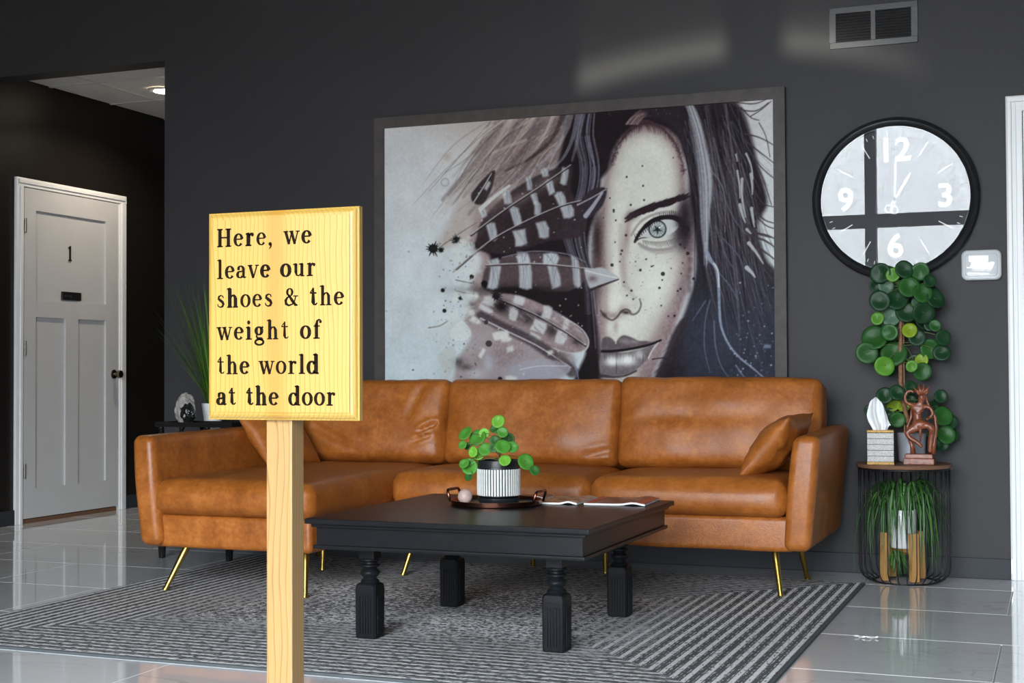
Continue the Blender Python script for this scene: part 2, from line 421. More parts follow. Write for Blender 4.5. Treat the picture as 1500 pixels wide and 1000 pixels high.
# ------------------------------------------------------------------ mesh helpers
class MB:
    def __init__(s): s.v = []; s.f = []
    def add(s, vs, fs):
        k = len(s.v); s.v += [tuple(v) for v in vs]; s.f += [tuple(i + k for i in f) for f in fs]; return s
    def box(s, x0, x1, y0, y1, z0, z1, c=0.0):
        if c <= 0:
            return s.add([(x0,y0,z0),(x1,y0,z0),(x1,y1,z0),(x0,y1,z0),(x0,y0,z1),(x1,y0,z1),(x1,y1,z1),(x0,y1,z1)],
                         [(0,3,2,1),(4,5,6,7),(0,1,5,4),(1,2,6,5),(2,3,7,6),(3,0,4,7)])
        bm = bmesh.new()
        bmesh.ops.create_cube(bm, size=1)
        for v in bm.verts:
            v.co = Vector(((x0+x1)/2 + v.co.x*(x1-x0), (y0+y1)/2 + v.co.y*(y1-y0), (z0+z1)/2 + v.co.z*(z1-z0)))
        bmesh.ops.bevel(bm, geom=bm.edges[:], offset=c, segments=2, affect='EDGES', profile=0.6)
        bm.verts.index_update()
        s.add([v.co[:] for v in bm.verts], [[v.index for v in f.verts] for f in bm.faces]); bm.free()
        return s
    def tube(s, pts, r, n=8, caps=True, closed=False):
        pts = [Vector(p) for p in pts]; m = len(pts)
        rs = [r] * m if not isinstance(r, (list, tuple)) else list(r)
        k = len(s.v); prev = None; vs = []
        for i, p in enumerate(pts):
            a = pts[(i-1) % m] if (closed or i) else p
            b = pts[(i+1) % m] if (closed or i < m-1) else p
            t = (b - a); t = t.normalized() if t.length > 1e-9 else Vector((0,0,1))
            if prev is None:
                n1 = t.orthogonal().normalized()
            else:
                n1 = prev - t * prev.dot(t)
                n1 = n1.normalized() if n1.length > 1e-6 else t.orthogonal().normalized()
            prev = n1; n2 = t.cross(n1)
            for j in range(n):
                q = 2*PI*j/n
                vs.append(p + (n1*math.cos(q) + n2*math.sin(q))*rs[i])
        fs = []
        rng = range(m) if closed else range(m-1)
        for i in rng:
            i2 = (i+1) % m
            for j in range(n):
                fs.append((i*n+j, i*n+(j+1)%n, i2*n+(j+1)%n, i2*n+j))
        if caps and not closed:
            fs.append(tuple(range(n-1, -1, -1))); fs.append(tuple((m-1)*n+j for j in range(n)))
        return s.add(vs, fs)
    def lathe(s, prof, c=(0,0,0), n=32, axis='z'):
        vs = []; fs = []; m = len(prof)
        for r, h in prof:
            for j in range(n):
                q = 2*PI*j/n; a, b = r*math.cos(q), r*math.sin(q)
                vs.append({'z': (c[0]+a, c[1]+b, c[2]+h), 'y': (c[0]+a, c[1]-h, c[2]+b), 'x': (c[0]+h, c[1]+a, c[2]+b)}[axis])
        for i in range(m-1):
            for j in range(n):
                fs.append((i*n+j, i*n+(j+1)%n, (i+1)*n+(j+1)%n, (i+1)*n+j))
        if prof[0][0] > 1e-6: fs.append(tuple(range(n-1,-1,-1)))
        if prof[-1][0] > 1e-6: fs.append(tuple((m-1)*n+j for j in range(n)))
        return s.add(vs, fs)
    def prism(s, poly, y0, y1, plane='xz'):
        n = len(poly)
        if plane == 'xz': vs = [(a, y0, b) for a, b in poly] + [(a, y1, b) for a, b in poly]
        elif plane == 'yz': vs = [(y0, a, b) for a, b in poly] + [(y1, a, b) for a, b in poly]
        else: vs = [(a, b, y0) for a, b in poly] + [(a, b, y1) for a, b in poly]
        fs = [tuple(range(n)), tuple(range(2*n-1, n-1, -1))] + [(i, n+i, n+(i+1)%n, (i+1)%n) for i in range(n)]
        return s.add(vs, fs)
    def rbox(s, h, r, step=0.02, kc=4, fn=None, c=(0,0,0)):
        """rounded box of half sizes h, corner radius r, flat parts sampled every step; fn deforms local points"""
        L = []
        for a in h:
            inner = max(1, int(round(2*(a-r)/step)))
            cor = [r*(1-math.tan(PI/4*(1-i/kc))) for i in range(kc)]
            co = [-a + t for t in cor] + [-a + r + 2*(a-r)*i/inner for i in range(inner+1)] + [a - t for t in reversed(cor)]
            L.append(co)
        idx = {}; vs = []; fs = []
        N = [len(q)-1 for q in L]
        def V(i, j, k):
            key = (i, j, k)
            if key not in idx:
                p = [L[0][i], L[1][j], L[2][k]]
                core = [max(-(a-r), min(a-r, q)) for a, q in zip(h, p)]
                d = [q-w for q, w in zip(p, core)]
                ln = math.sqrt(sum(t*t for t in d))
                if ln > 1e-9: p = [w + r*t/ln for w, t in zip(core, d)]
                if fn: p = fn(*p)
                idx[key] = len(vs); vs.append((p[0]+c[0], p[1]+c[1], p[2]+c[2]))
            return idx[key]
        for k, flip in ((0, True), (N[2], False)):
            for i in range(N[0]):
                for j in range(N[1]):
                    q = (V(i,j,k), V(i+1,j,k), V(i+1,j+1,k), V(i,j+1,k)); fs.append(q[::-1] if flip else q)
        for j, flip in ((0, False), (N[1], True)):
            for i in range(N[0]):
                for k in range(N[2]):
                    q = (V(i,j,k), V(i+1,j,k), V(i+1,j,k+1), V(i,j,k+1)); fs.append(q[::-1] if flip else q)
        for i, flip in ((0, True), (N[0], False)):
            for j in range(N[1]):
                for k in range(N[2]):
                    q = (V(i,j,k), V(i,j+1,k), V(i,j+1,k+1), V(i,j,k+1)); fs.append(q[::-1] if flip else q)
        return s.add(vs, fs)
    def xf(s, Mt):
        s.v = [tuple(Mt @ Vector(v)) for v in s.v]; return s

ORG = {}
def obj(name, mb, mat, parent=None, smooth=False, org=(0, 0, 0), kind=None, label=None):
    if parent is not None: org = ORG[parent.name]
    me = bpy.data.meshes.new(name)
    me.from_pydata([(v[0]-org[0], v[1]-org[1], v[2]-org[2]) for v in mb.v], [], mb.f)
    me.validate(); me.update()
    if smooth:
        if smooth is True:
            for p in me.polygons: p.use_smooth = True
        else:
            for p in me.polygons: p.use_smooth = True
            me.set_sharp_from_angle(angle=math.radians(smooth))
    o = bpy.data.objects.new(name, me)
    me.materials.append(M[mat] if isinstance(mat, str) else mat)
    COL.objects.link(o)
    if parent is not None: o.parent = parent
    else: o.location = org
    ORG[o.name] = org
    if kind: o['kind'] = kind
    if label: o['label'] = label
    return o
def inst(name, me, parent, Mw):
    """object sharing mesh data, placed by a world matrix under a thing"""
    o = bpy.data.objects.new(name, me); COL.objects.link(o)
    o.parent = parent
    o.matrix_local = Matrix.Translation(-Vector(ORG[parent.name])) @ Mw
    return o
def thing(name, label, cat, loc, group=None):
    o = bpy.data.objects.new(name, None); COL.objects.link(o)
    o.location = loc; o.empty_display_size = 0.1
    o['label'] = label; o['category'] = cat
    if group: o['group'] = group
    ORG[o.name] = tuple(loc); return o
def tag(o, label, cat, group=None):
    o['label'] = label; o['category'] = cat
    if group: o['group'] = group
    return o
def struct(name, mb, mat, org=(0,0,0), smooth=False, label=None):
    o = obj(name, mb, mat, None, smooth, org); o['kind'] = 'structure'
    if label: o['label'] = label
    return o
def struct_root(name, loc, label):
    o = bpy.data.objects.new(name, None); COL.objects.link(o); o.location = loc
    o['kind'] = 'structure'; o['label'] = label; ORG[o.name] = tuple(loc); return o
def font_mesh(body, size, depth):
    cu = bpy.data.curves.new('txt', 'FONT'); cu.body = body; cu.size = size; cu.extrude = depth; cu.offset = size*0.018
    cu.align_x = 'CENTER'; cu.align_y = 'CENTER'; cu.resolution_u = 6
    t = bpy.data.objects.new('txt', cu); COL.objects.link(t)
    dg = bpy.context.evaluated_depsgraph_get()
    me = bpy.data.meshes.new_from_object(t.evaluated_get(dg))
    mb = MB(); mb.add([v.co[:] for v in me.vertices], [list(p.vertices) for p in me.polygons])
    bpy.data.objects.remove(t); bpy.data.curves.remove(cu); bpy.data.meshes.remove(me)
    return mb

# ================================================================== THE SETTING
WY = 6.4275          # back wall face
XL = -5.874          # left wall face
XH = -4.552          # left end of the back wall (hall corner)
XR = 1.9
YF = -1.30           # window wall face
CZ = 3.60
HZ = 2.70            # hall ceiling
YH = 9.5

# ---- floor: slab and polished tiles
fl = struct('floor', MB().box(XL-0.14, XR+0.14, YF-0.14, YH+0.14, -0.08, -0.0035), 'grout', label='polished light grey porcelain floor tiles')
TW, TD, GAP = 1.2, 0.6, 0.004
row = 0
y = 4.295 - 0.6*10
while y < YH:
    off = -0.19 if row % 2 == 0 else -0.19 + 0.6
    x = off - 1.2*6
    while x < XR:
        a0, a1 = max(x, XL), min(x+TW, XR); b0, b1 = max(y, YF), min(y+TD, YH)
        visible = (b0 < WY) or (a0 < XH+0.02)
        if a1-a0 > 0.03 and b1-b0 > 0.03 and visible:
            cx, cyy = (a0+a1)/2, (b0+b1)/2
            hx, hyy = (a1-a0-GAP)/2, (b1-b0-GAP)/2
            t = MB(); c = 0.0012
            t.add([(cx-hx,cyy-hyy,-0.006),(cx+hx,cyy-hyy,-0.006),(cx+hx,cyy+hyy,-0.006),(cx-hx,cyy+hyy,-0.006),
                   (cx-hx,cyy-hyy,-c),(cx+hx,cyy-hyy,-c),(cx+hx,cyy+hyy,-c),(cx-hx,cyy+hyy,-c),
                   (cx-hx+c,cyy-hyy+c,0),(cx+hx-c,cyy-hyy+c,0),(cx+hx-c,cyy+hyy-c,0),(cx-hx+c,cyy+hyy-c,0)],
                  [(0,1,5,4),(1,2,6,5),(2,3,7,6),(3,0,4,7),(4,5,9,8),(5,6,10,9),(6,7,11,10),(7,4,8,11),(8,9,10,11)])
            me = bpy.data.meshes.new('tile')
            me.from_pydata([(v[0]-cx, v[1]-cyy, v[2]) for v in t.v], [], t.f); me.update()
            me.materials.append(M['tile'])
            o = bpy.data.objects.new('tile', me); COL.objects.link(o); o.parent = fl; o.location = (cx, cyy, 0)
        x += TW
    y += TD; row += 1

# ---- walls
DX0, DX1, DZ1 = -0.135, 0.75, 2.03
wb = MB()
wb.box(XH, DX0, WY, WY+0.14, 0, CZ)
wb.box(DX0, DX1, WY, WY+0.14, DZ1, CZ)
wb.box(DX1, XR, WY, WY+0.14, 0, CZ)
wb.box(XL, XH, WY, WY+0.14, 2.622, CZ)
struct('wall_back', wb, 'wall', label='charcoal painted feature wall behind the sofa')
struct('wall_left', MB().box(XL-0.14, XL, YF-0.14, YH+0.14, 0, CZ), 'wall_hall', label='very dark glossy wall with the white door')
struct('wall_right', MB().box(XR, XR+0.14, YF-0.14, WY+0.14, 0, CZ), 'wall')
wf = MB()
WX0, WX1, WZ0, WZ1 = -3.00, 0.95, 0.12, 3.48
wf.box(XL, WX0, YF-0.14, YF, 0, CZ).box(WX1, XR, YF-0.14, YF, 0, CZ)
wf.box(WX0, WX1, YF-0.14, YF, 0, WZ0).box(WX0, WX1, YF-0.14, YF, WZ1, CZ)
struct('wall_front', wf, 'wall')
hw = MB().box(XH, XH+0.14, WY+0.14, YH, 0, HZ+0.3)
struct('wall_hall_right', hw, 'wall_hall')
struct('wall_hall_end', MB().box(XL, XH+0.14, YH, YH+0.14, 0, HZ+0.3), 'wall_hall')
struct('ceiling', MB().box(XL-0.14, XR+0.14, YF-0.14, WY+0.14, CZ, CZ+0.1), 'ceiling_dark')
struct('pavement', MB().box(-30, 30, -45, YF-0.14, -0.25, -0.05), 'asphalt', label='grey pavement outside the shop window')

# ---- hall ceiling: tee bars and acoustic tiles
hc = struct('ceiling_hall', MB().box(XL, XH, WY+0.14, YH, HZ+0.03, HZ+0.06), 'ceiling_dark', label='white suspended acoustic tile ceiling in the hall')
xs = [XL, -5.52, -4.91, XH]; ys = [WY+0.14, 7.085, 7.69, 8.295, 8.90, YH]
for i in range(3):
    for j in range(5):
        obj('ceiling_tile', MB().box(xs[i]+0.006, xs[i+1]-0.006, ys[j]+0.006, ys[j+1]-0.006, HZ+0.004, HZ+0.02, 0.002), 'acoustic', hc)
for x in xs[1:3]: obj('tee_bar', MB().box(x-0.012, x+0.012, ys[0], YH, HZ, HZ+0.0045), 'trim_white', hc)
for yy in ys[1:5]:
    obj('tee_bar', MB().box(XL, XH, yy-0.012, yy+0.012, HZ-0.0005, HZ+0.0045), 'trim_white', hc)

# ---- baseboards
struct('baseboard_back', MB().box(XH, -0.206, WY-0.014, WY, 0, 0.088, 0.003), 'base_dark')
bl = MB().box(XL, XL+0.014, 5.2, 6.765, 0, 0.09, 0.003).box(XL, XL+0.014, 7.838, YH, 0, 0.09, 0.003)
struct('baseboard_left', bl, 'base_dark')

# ---- shop window behind the camera
wr = struct_root('window_1', ((WX0+WX1)/2, YF-0.09, WZ0), 'tall shop window with dark frame')
FT = 0.09
mx = [WX0+FT/2, -1.72, -0.04, WX1-FT/2]
TZ = 2.385
fr = MB().box(WX0, WX1, YF-0.14, YF-0.03, WZ0, WZ0+0.07).box(WX0, WX1, YF-0.14, YF-0.03, WZ1-0.07, WZ1)
fr.box(WX0, WX0+0.07, YF-0.14, YF-0.03, WZ0+0.07, WZ1-0.07).box(WX1-0.07, WX1, YF-0.14, YF-0.03, WZ0+0.07, WZ1-0.07)
obj('window_frame', fr, 'alu', wr)
for x in mx[1:3]:
    obj('mullion', MB().box(x-0.055, x+0.055, YF-0.14, YF-0.03, WZ0+0.07, WZ1-0.07, 0.004), 'alu', wr)
cols = [(WX0+0.07, mx[1]-0.055), (mx[1]+0.055, mx[2]-0.055), (mx[2]+0.055, WX1-0.07)]
for a, b in cols:
    obj('transom', MB().box(a, b, YF-0.13, YF-0.04, TZ-0.065, TZ+0.065, 0.004), 'alu', wr)
    for z0, z1 in ((WZ0+0.07, TZ-0.065), (TZ+0.065, WZ1-0.07)):
        obj('pane', MB().box(a, b, YF-0.088, YF-0.082, z0, z1), 'window_glass', wr)
        window_portal(a, b, z0, z1, YF-0.02)

# ---- white panel door in the hall (on the left wall)
d1 = struct_root('door_1', (XL, 7.29, 0), 'white three panel door numbered 1 in the dark hall')
X0 = XL
def yz(mb, y0, y1, z0, z1, d0, d1, c=0.0): return mb.box(X0+d0, X0+d1, y0, y1, z0, z1, c)
sl = MB()
SY0, SY1, SZ0, SZ1 = 6.838, 7.742, 0.030, 2.043
for (a, b, c_, e) in [(SY0, 6.940, SZ0, SZ1), (7.620, SY1, SZ0, SZ1), (6.940, 7.620, SZ0, 0.208), (6.940, 7.620, 1.258, 1.365),
                      (6.940, 7.620, 1.912, SZ1), (7.218, 7.340, 0.208, 1.258)]:
    yz(sl, a, b, c_, e, 0.002, 0.020)
obj('slab', sl, 'white_paint', d1)
for (a, b, c_, e) in [(6.940, 7.620, 1.365, 1.912), (6.940, 7.218, 0.208, 1.258), (7.340, 7.620, 0.208, 1.258)]:
    obj('panel', yz(MB(), a, b, c_, e, 0.002, 0.007), 'white_paint', d1)
cs = MB()
for (a, b) in ((6.767, 6.832), (7.768, 7.836)):
    yz(cs, a, b, 0, 2.049, 0, 0.020, 0.004)
    m_ = (a+0.012, b-0.030) if a > 7 else (a+0.030, b-0.012)
    yz(cs, m_[0], m_[1], 0, 2.050, 0.018, 0.028, 0.003)
yz(cs, 6.7665, 7.8365, 2.0485, 2.102, 0, 0.021, 0.004); yz(cs, 6.785, 7.818, 2.068, 2.092, 0.018, 0.029, 0.003)
obj('casing', cs, 'trim_white', d1)
obj('jamb', yz(yz(MB(), 7.744, 7.767, 0, 2.046, 0, 0.012), 6.832, 6.837, 0, 2.046, 0, 0.012), 'trim_white', d1)
obj('door_gap_strip', yz(MB(), 6.838, 7.742, 0.0, 0.024, 0.0, 0.012), 'walnut', d1)  # strip added for the next room's floor showing under the door
for z in (1.813, 1.064, 0.318):
    h = MB().tube([(X0+0.024, 6.842, z-0.045), (X0+0.024, 6.842, z+0.045)], 0.006, 8)
    yz(h, 6.835, 6.850, z-0.045, z+0.045, 0.018, 0.022)
    obj('hinge', h, 'steel', d1)
kb = MB().lathe([(0.030, 0.020), (0.030, 0.026), (0.012, 0.030), (0.011, 0.050), (0.022, 0.056), (0.028, 0.068), (0.024, 0.080), (0.0, 0.084)], (X0, 7.700, 0.905), 20, 'x')
obj('knob', kb, 'bronze', d1, smooth=50)
one = MB().prism([(7.255,1.626),(7.283,1.626),(7.283,1.633),(7.275,1.636),(7.275,1.722),(7.268,1.722),(7.254,1.712),(7.254,1.706),(7.263,1.709),(7.263,1.636),(7.255,1.633)], X0+0.007, X0+0.014, 'yz')
obj('number', one, 'black_plastic', d1, label='dark metal numeral 1 on the upper panel')
pq = obj('plaque', yz(MB(), 7.188, 7.366, 1.376, 1.428, 0.006, 0.022, 0.002), 'black_plastic', d1, label='small black name plate')
lt = MB()
for (a, b, c_) in [(7.208,7.213,0.010),(7.216,7.228,0.006),(7.232,7.246,0.008),(7.250,7.264,0.008),(7.267,7.272,0.010)]:
    yz(lt, a, b, 1.402-c_/2-0.003, 1.402+c_/2, 0.0215, 0.0228)
obj('plate_text', lt, 'steel', pq)

# ---- door at the right edge
d2 = struct_root('door_2', (0.30, WY, 0), 'white framed door at the right edge of the wall')
def xz(mb, x0, x1, z0, z1, d0, d1, c=0.0): return mb.box(x0, x1, WY-d1, WY-d0, z0, z1, c)
cs = MB()
for (a, b) in ((-0.206, -0.138), (DX1+0.003, DX1+0.071)):
    xz(cs, a, b, 0, 2.088, 0, 0.017, 0.003)
    xz(cs, *((a+0.004, a+0.024) if a < 0 else (b-0.024, b-0.004)), 0, 2.084, 0.015, 0.027, 0.004)
    xz(cs, a+0.030, a+0.042, 0, 2.06, 0.015, 0.021, 0.002)
xz(cs, -0.206, DX1+0.071, 2.022, 2.090, 0, 0.018, 0.003); xz(cs, -0.202, DX1+0.067, 2.062, 2.086, 0.015, 0.028, 0.004)
obj('casing', cs, 'trim_white', d2)
jb = MB().box(DX0, DX0+0.018, WY-0.004, WY+0.12, 0, DZ1).box(DX1-0.018, DX1, WY-0.004, WY+0.12, 0, DZ1).box(DX0+0.018, DX1-0.018, WY-0.004, WY+0.12, DZ1-0.018, DZ1)
obj('jamb', jb, 'trim_white', d2)
obj('slab', MB().box(DX0+0.021, DX1-0.021, WY+0.020, WY+0.060, 0.012, DZ1-0.021), 'white_paint', d2)
obj('strike_plate', MB().box(-0.204, -0.200, WY-0.0285, WY-0.0268, 0.03, 0.09), 'steel', d2)

# ---- wall grille
vg = thing('wall_vent', 'dark grey louvred air grille high on the wall above the clock', 'vent', (-0.762, WY, 2.362))
VX0, VX1, VZ0, VZ1 = -0.955, -0.569, 2.362, 2.548
f_ = MB(); bw = 0.028
f_.box(VX0, VX1, WY-0.012, WY, VZ0, VZ0+bw, 0.002).box(VX0, VX1, WY-0.012, WY, VZ1-bw, VZ1, 0.002)
f_.box(VX0, VX0+bw, WY-0.012, WY, VZ0+bw, VZ1-bw).box(VX1-bw, VX1, WY-0.012, WY, VZ0+bw, VZ1-bw)
obj('vent_frame', f_, 'vent_paint', vg)
obj('shade_sheet', MB().box(VX0+bw, VX1-bw, WY-0.002, WY-0.0005, VZ0+bw, VZ1-bw), 'vent_dark', vg)  # flat black sheet stands in for the unlit depth behind the louvres
cxm = (VX0+VX1)/2
obj('divider', MB().box(cxm-0.010, cxm+0.010, WY-0.013, WY-0.002, VZ0+bw, VZ1-bw), 'vent_paint', vg)
for a, b in ((VX0+bw, cxm-0.010), (cxm+0.010, VX1-bw)):
    for k in range(10):
        z = VZ0+bw+0.0065+k*0.0127
        obj('louver', MB().add([(a,WY-0.010,z-0.004),(b,WY-0.010,z-0.004),(b,WY-0.003,z+0.0045),(a,WY-0.003,z+0.0045),
                                (a,WY-0.0092,z-0.0052),(b,WY-0.0092,z-0.0052),(b,WY-0.0022,z+0.0033),(a,WY-0.0022,z+0.0033)],
                               [(0,1,2,3),(7,6,5,4),(0,4,5,1),(1,5,6,2),(2,6,7,3),(3,7,4,0)]), 'vent_paint', vg)
for sx in (VX0+0.013, VX1-0.013):
    obj('screw', MB().lathe([(0.004,0.0),(0.004,0.0135),(0.0,0.014)], (sx, WY, (VZ0+VZ1)/2), 10, 'y'), 'vent_paint', vg)

# ---- recessed ceiling lamp in the hall
LX, LY = -5.255, 7.40
lm = thing('recessed_light', 'round recessed ceiling light glowing in the hall', 'lamp', (LX, LY, HZ-0.012))
obj('trim_ring', MB().lathe([(0.062, 0.0), (0.085, 0.0), (0.092, 0.006), (0.092, 0.0115), (0.060, 0.0115), (0.062, 0.0)], (LX, LY, HZ-0.012), 32), 'trim_white', lm, smooth=40)
obj('lens', MB().lathe([(0.0, -0.012), (0.030, -0.010), (0.052, -0.004), (0.0615, 0.003), (0.0615, 0.010), (0.0, 0.0105)], (LX, LY, HZ-0.012), 32), 'bulb', lm, True)
for (lx, ly, en) in ((LX, LY, 55.0),):
    L = bpy.data.lights.new('hall_lamp', 'SPOT'); L.energy = en; L.color = (1.0, 0.86, 0.68)
    L.spot_size = math.radians(150); L.spot_blend = 0.6; L.shadow_soft_size = 0.06
    lo = bpy.data.objects.new('hall_lamp', L); lo.location = (lx, ly, HZ-0.032); COL.objects.link(lo)

# ================================================================== FRAMED PRINT
def paint():
    S = 1.25; OX, OY = 552, 136; PW, PH = 592, 460
    Wd, Hd = int(PW*S), int(PH*S)
    yy, xx = np.mgrid[0:Hd, 0:Wd].astype(np.float32)
    X = OX + (xx+0.5)/S; Y = OY + (yy+0.5)/S
    img = np.zeros((Hd, Wd, 3), np.float32)
    rng = np.random.RandomState(5)
    def C(c): return np.array(c, np.float32)/255
    def vnoise(sc, seed):
        r = np.random.RandomState(seed); gw, gh = int(PW/sc)+3, int(PH/sc)+3
        g = r.rand(gh, gw).astype(np.float32)
        gx = (X-OX)/sc; gy = (Y-OY)/sc; ix = gx.astype(int); iy = gy.astype(int)
        fx = gx-ix; fy = gy-iy; fx = fx*fx*(3-2*fx); fy = fy*fy*(3-2*fy)
        return (g[iy,ix]*(1-fx)+g[iy,ix+1]*fx)*(1-fy)+(g[iy+1,ix]*(1-fx)+g[iy+1,ix+1]*fx)*fy
    def win(x0, x1, y0, y1):
        a = max(0, int((y0-OY)*S)); b = min(Hd, int((y1-OY)*S)+2); c = max(0, int((x0-OX)*S)); d = min(Wd, int((x1-OX)*S)+2)
        return (slice(a, max(a, b)), slice(c, max(c, d)))
    def put(w, mask, col):
        m = np.clip(mask, 0, 1)[..., None]
        img[w] = img[w]*(1-m) + C(col)*m
    def smooth(pts, closed, k=6):
        p = np.array(pts, np.float32); n = len(p); out = []
        for i in range(n if closed else n-1):
            p0 = p[(i-1) % n] if (closed or i) else p[0]; p1 = p[i]; p2 = p[(i+1) % n]; p3 = p[(i+2) % n] if (closed or i < n-2) else p[-1]
            for t in np.arange(k)/k:
                out.append(0.5*((2*p1)+(-p0+p2)*t+(2*p0-5*p1+4*p2-p3)*t*t+(-p0+3*p1-3*p2+p3)*t**3))
        if not closed: out.append(p[-1])
        return np.array(out)
    def poly(pts, col, soft=2.0, alpha=1.0, sm=True, tex=None):
        p = smooth(pts, True) if sm else np.array(pts, np.float32)
        m = soft*2+2
        w = win(p[:,0].min()-m, p[:,0].max()+m, p[:,1].min()-m, p[:,1].max()+m)
        x, y = X[w], Y[w]
        if x.size == 0: return
        ins = np.zeros(x.shape, bool); dist = np.full(x.shape, 1e9, np.float32)
        for i in range(len(p)):
            ax, ay = p[i]; bx, by = p[(i+1) % len(p)]
            c = ((ay > y) != (by > y))
            if abs(by-ay) > 1e-9: ins ^= c & (x < (bx-ax)*(y-ay)/(by-ay)+ax)
            dx, dy = bx-ax, by-ay; L = dx*dx+dy*dy+1e-9
            t = np.clip(((x-ax)*dx+(y-ay)*dy)/L, 0, 1)
            dist = np.minimum(dist, (x-ax-t*dx)**2+(y-ay-t*dy)**2)
        d = np.sqrt(dist); sd = np.where(ins, d, -d)
        mk = np.clip(0.5+sd/(2*soft), 0, 1); mk = mk*mk*(3-2*mk)*alpha
        if tex is not None: mk = mk*tex[w]
        put(w, mk, col)
    def stroke(pts, w0, w1, col, alpha=1.0, soft=0.8, sm=True):
        p = smooth(pts, False, 5) if (sm and len(pts) > 2) else np.array(pts, np.float32)
        m = max(w0, w1)+soft+2
        w = win(p[:,0].min()-m, p[:,0].max()+m, p[:,1].min()-m, p[:,1].max()+m)
        x, y = X[w], Y[w]
        if x.size == 0: return
        mk = np.zeros(x.shape, np.float32); n = len(p)-1
        for i in range(n):
            ax, ay = p[i]; bx, by = p[i+1]; dx, dy = bx-ax, by-ay; L = dx*dx+dy*dy+1e-9
            t = np.clip(((x-ax)*dx+(y-ay)*dy)/L, 0, 1)
            d = np.sqrt((x-ax-t*dx)**2+(y-ay-t*dy)**2)
            wd = (w0+(w1-w0)*(i+t)/n)*0.5
            mk = np.maximum(mk, np.clip((wd+soft-d)/(soft*1.2), 0, 1)*np.clip((wd+0.35)/0.7, 0, 1))
        put(w, mk*alpha, col)
    def blob(cx, cy, rx, ry, col, alpha=1.0, rot=0.0, p=1.0):
        R_ = max(rx, ry)*2.4
        w = win(cx-R_, cx+R_, cy-R_, cy+R_); x, y = X[w]-cx, Y[w]-cy
        c, s = math.cos(rot), math.sin(rot)
        q = ((x*c+y*s)/rx)**2+((-x*s+y*c)/ry)**2
        put(w, np.exp(-q**p)*alpha, col)
    def disc(cx, cy, r, col, alpha=1.0): stroke([(cx, cy), (cx+0.01, cy)], r*2, r*2, col, alpha, 0.6, False)
    def patch(cx, cy, wd, ht, rot, col, alpha=1.0, soft=2.3):
        alpha *= rng.uniform(.80, .97)
        c, s = math.cos(rot), math.sin(rot)
        P = [(-.5,-.5),(0,-.56),(.5,-.45),(.56,0),(.45,.5),(0,.55),(-.52,.48),(-.5,0)]
        P = [(a+rng.uniform(-.07,.07), b+rng.uniform(-.07,.07)) for a, b in P]
        poly([(cx+a*wd*c-b*ht*s, cy+a*wd*s+b*ht*c) for a, b in P], col, soft, alpha, False)
    n40, n14, n5 = vnoise(46, 1), vnoise(15, 2), vnoise(4, 3)
    nz = (n40*0.5+n14*0.3+n5*0.2)
    # -- ground
    g = np.clip((Y-150)/420, 0, 1)[..., None]
    img[:] = C((196,199,206))*(1-g)+C((186,203,214))*g
    img *= (0.93+0.12*nz)[..., None]
    blob(680, 175, 90, 40, (176,172,172), 0.55); blob(760, 180, 80, 40, (165,155,152), 0.8)
    # -- soft washes, left
    tx = np.clip(0.35+nz*1.1, 0, 1)
    poly([(640,362),(662,315),(688,252),(715,205),(732,172),(760,162),(870,150),(858,225),(820,262),(760,300),(712,330),(680,352)], (165,155,152), 9, 0.85, tex=tx)
    poly([(722,268),(745,222),(780,190),(812,168),(850,160),(846,215),(812,240),(772,258),(735,280)], (122,108,110), 6, 0.9, tex=tx)
    poly([(690,340),(700,310),(730,290),(770,270),(800,300),(760,350),(740,390),(712,430),(690,420),(706,380),(686,360)], (142,126,128), 7, 0.9, tex=tx)
    poly([(668,610),(664,560),(672,525),(690,492),(682,470),(700,425),(720,400),(735,440),(790,490),(840,520),(838,545),(815,560),(812,610)], (143,131,136), 5, 0.95, tex=np.clip(0.55+nz*0.7,0,1))
    for (x, y, rx, ry, c, a) in [(670,530,9,7,(60,55,58),.8),(684,538,10,5,(70,64,66),.7),(697,548,14,9,(175,182,196),.7),(716,530,8,14,(168,180,196),.8),(762,545,22,14,(150,160,178),.8),(796,542,22,12,(158,170,190),.8),(740,520,30,14,(128,116,122),.6),(655,545,10,16,(172,176,178),.5),(662,482,12,14,(182,186,188),.6),(690,470,10,12,(150,138,140),.6),(690,448,7,6,(70,60,66),.7)]:
        blob(x, y, rx, ry, c, a)
    # loose brush marks of hair, top left
    for k in range(70):
        t = rng.rand(); x0 = 735+t*118; y0 = 158+rng.rand()*20; ln = 50+rng.rand()*80
        col = [(104,92,95),(150,139,138),(178,172,168),(84,74,78),(126,113,115)][rng.randint(5)]
        stroke([(x0, y0), (x0-ln*.28, y0+ln*.48), (x0-ln*.6, y0+ln*.85), (x0-ln*.85, y0+ln*1.15)], rng.uniform(4, 11), 1.0, col, rng.uniform(.18, .45), 3.0)
    for k in range(60):
        t = rng.rand(); x0 = 715+t*145; y0 = 165+rng.rand()*25
        ln = 60+rng.rand()*90; bend = rng.uniform(-14, 14)
        x1 = x0-ln*(0.62+0.25*rng.rand()); y1 = y0+ln*rng.uniform(0.7, 1.0)
        dk = rng.rand()
        col = (95,84,88) if dk < .35+.25*t else ((188,182,178) if dk > .72 else (140,128,128))
        stroke([(x0, y0), ((x0+x1)/2+bend, (y0+y1)/2+bend*0.6), (x1, y1)], rng.uniform(.8, 3.2), 0.4, col, rng.uniform(.25, .6))
    # -- dark hair mass behind the feathers
    poly([(838,150),(915,148),(893,190),(882,250),(876,300),(864,340),(862,380),(868,430),(876,470),(883,520),(886,620),(815,620),(846,545),(858,512),(845,480),(800,450),(722,427),(706,415),(718,376),(694,360),(716,332),(748,290),(806,258),(824,212)], (36,31,35), 3.5)
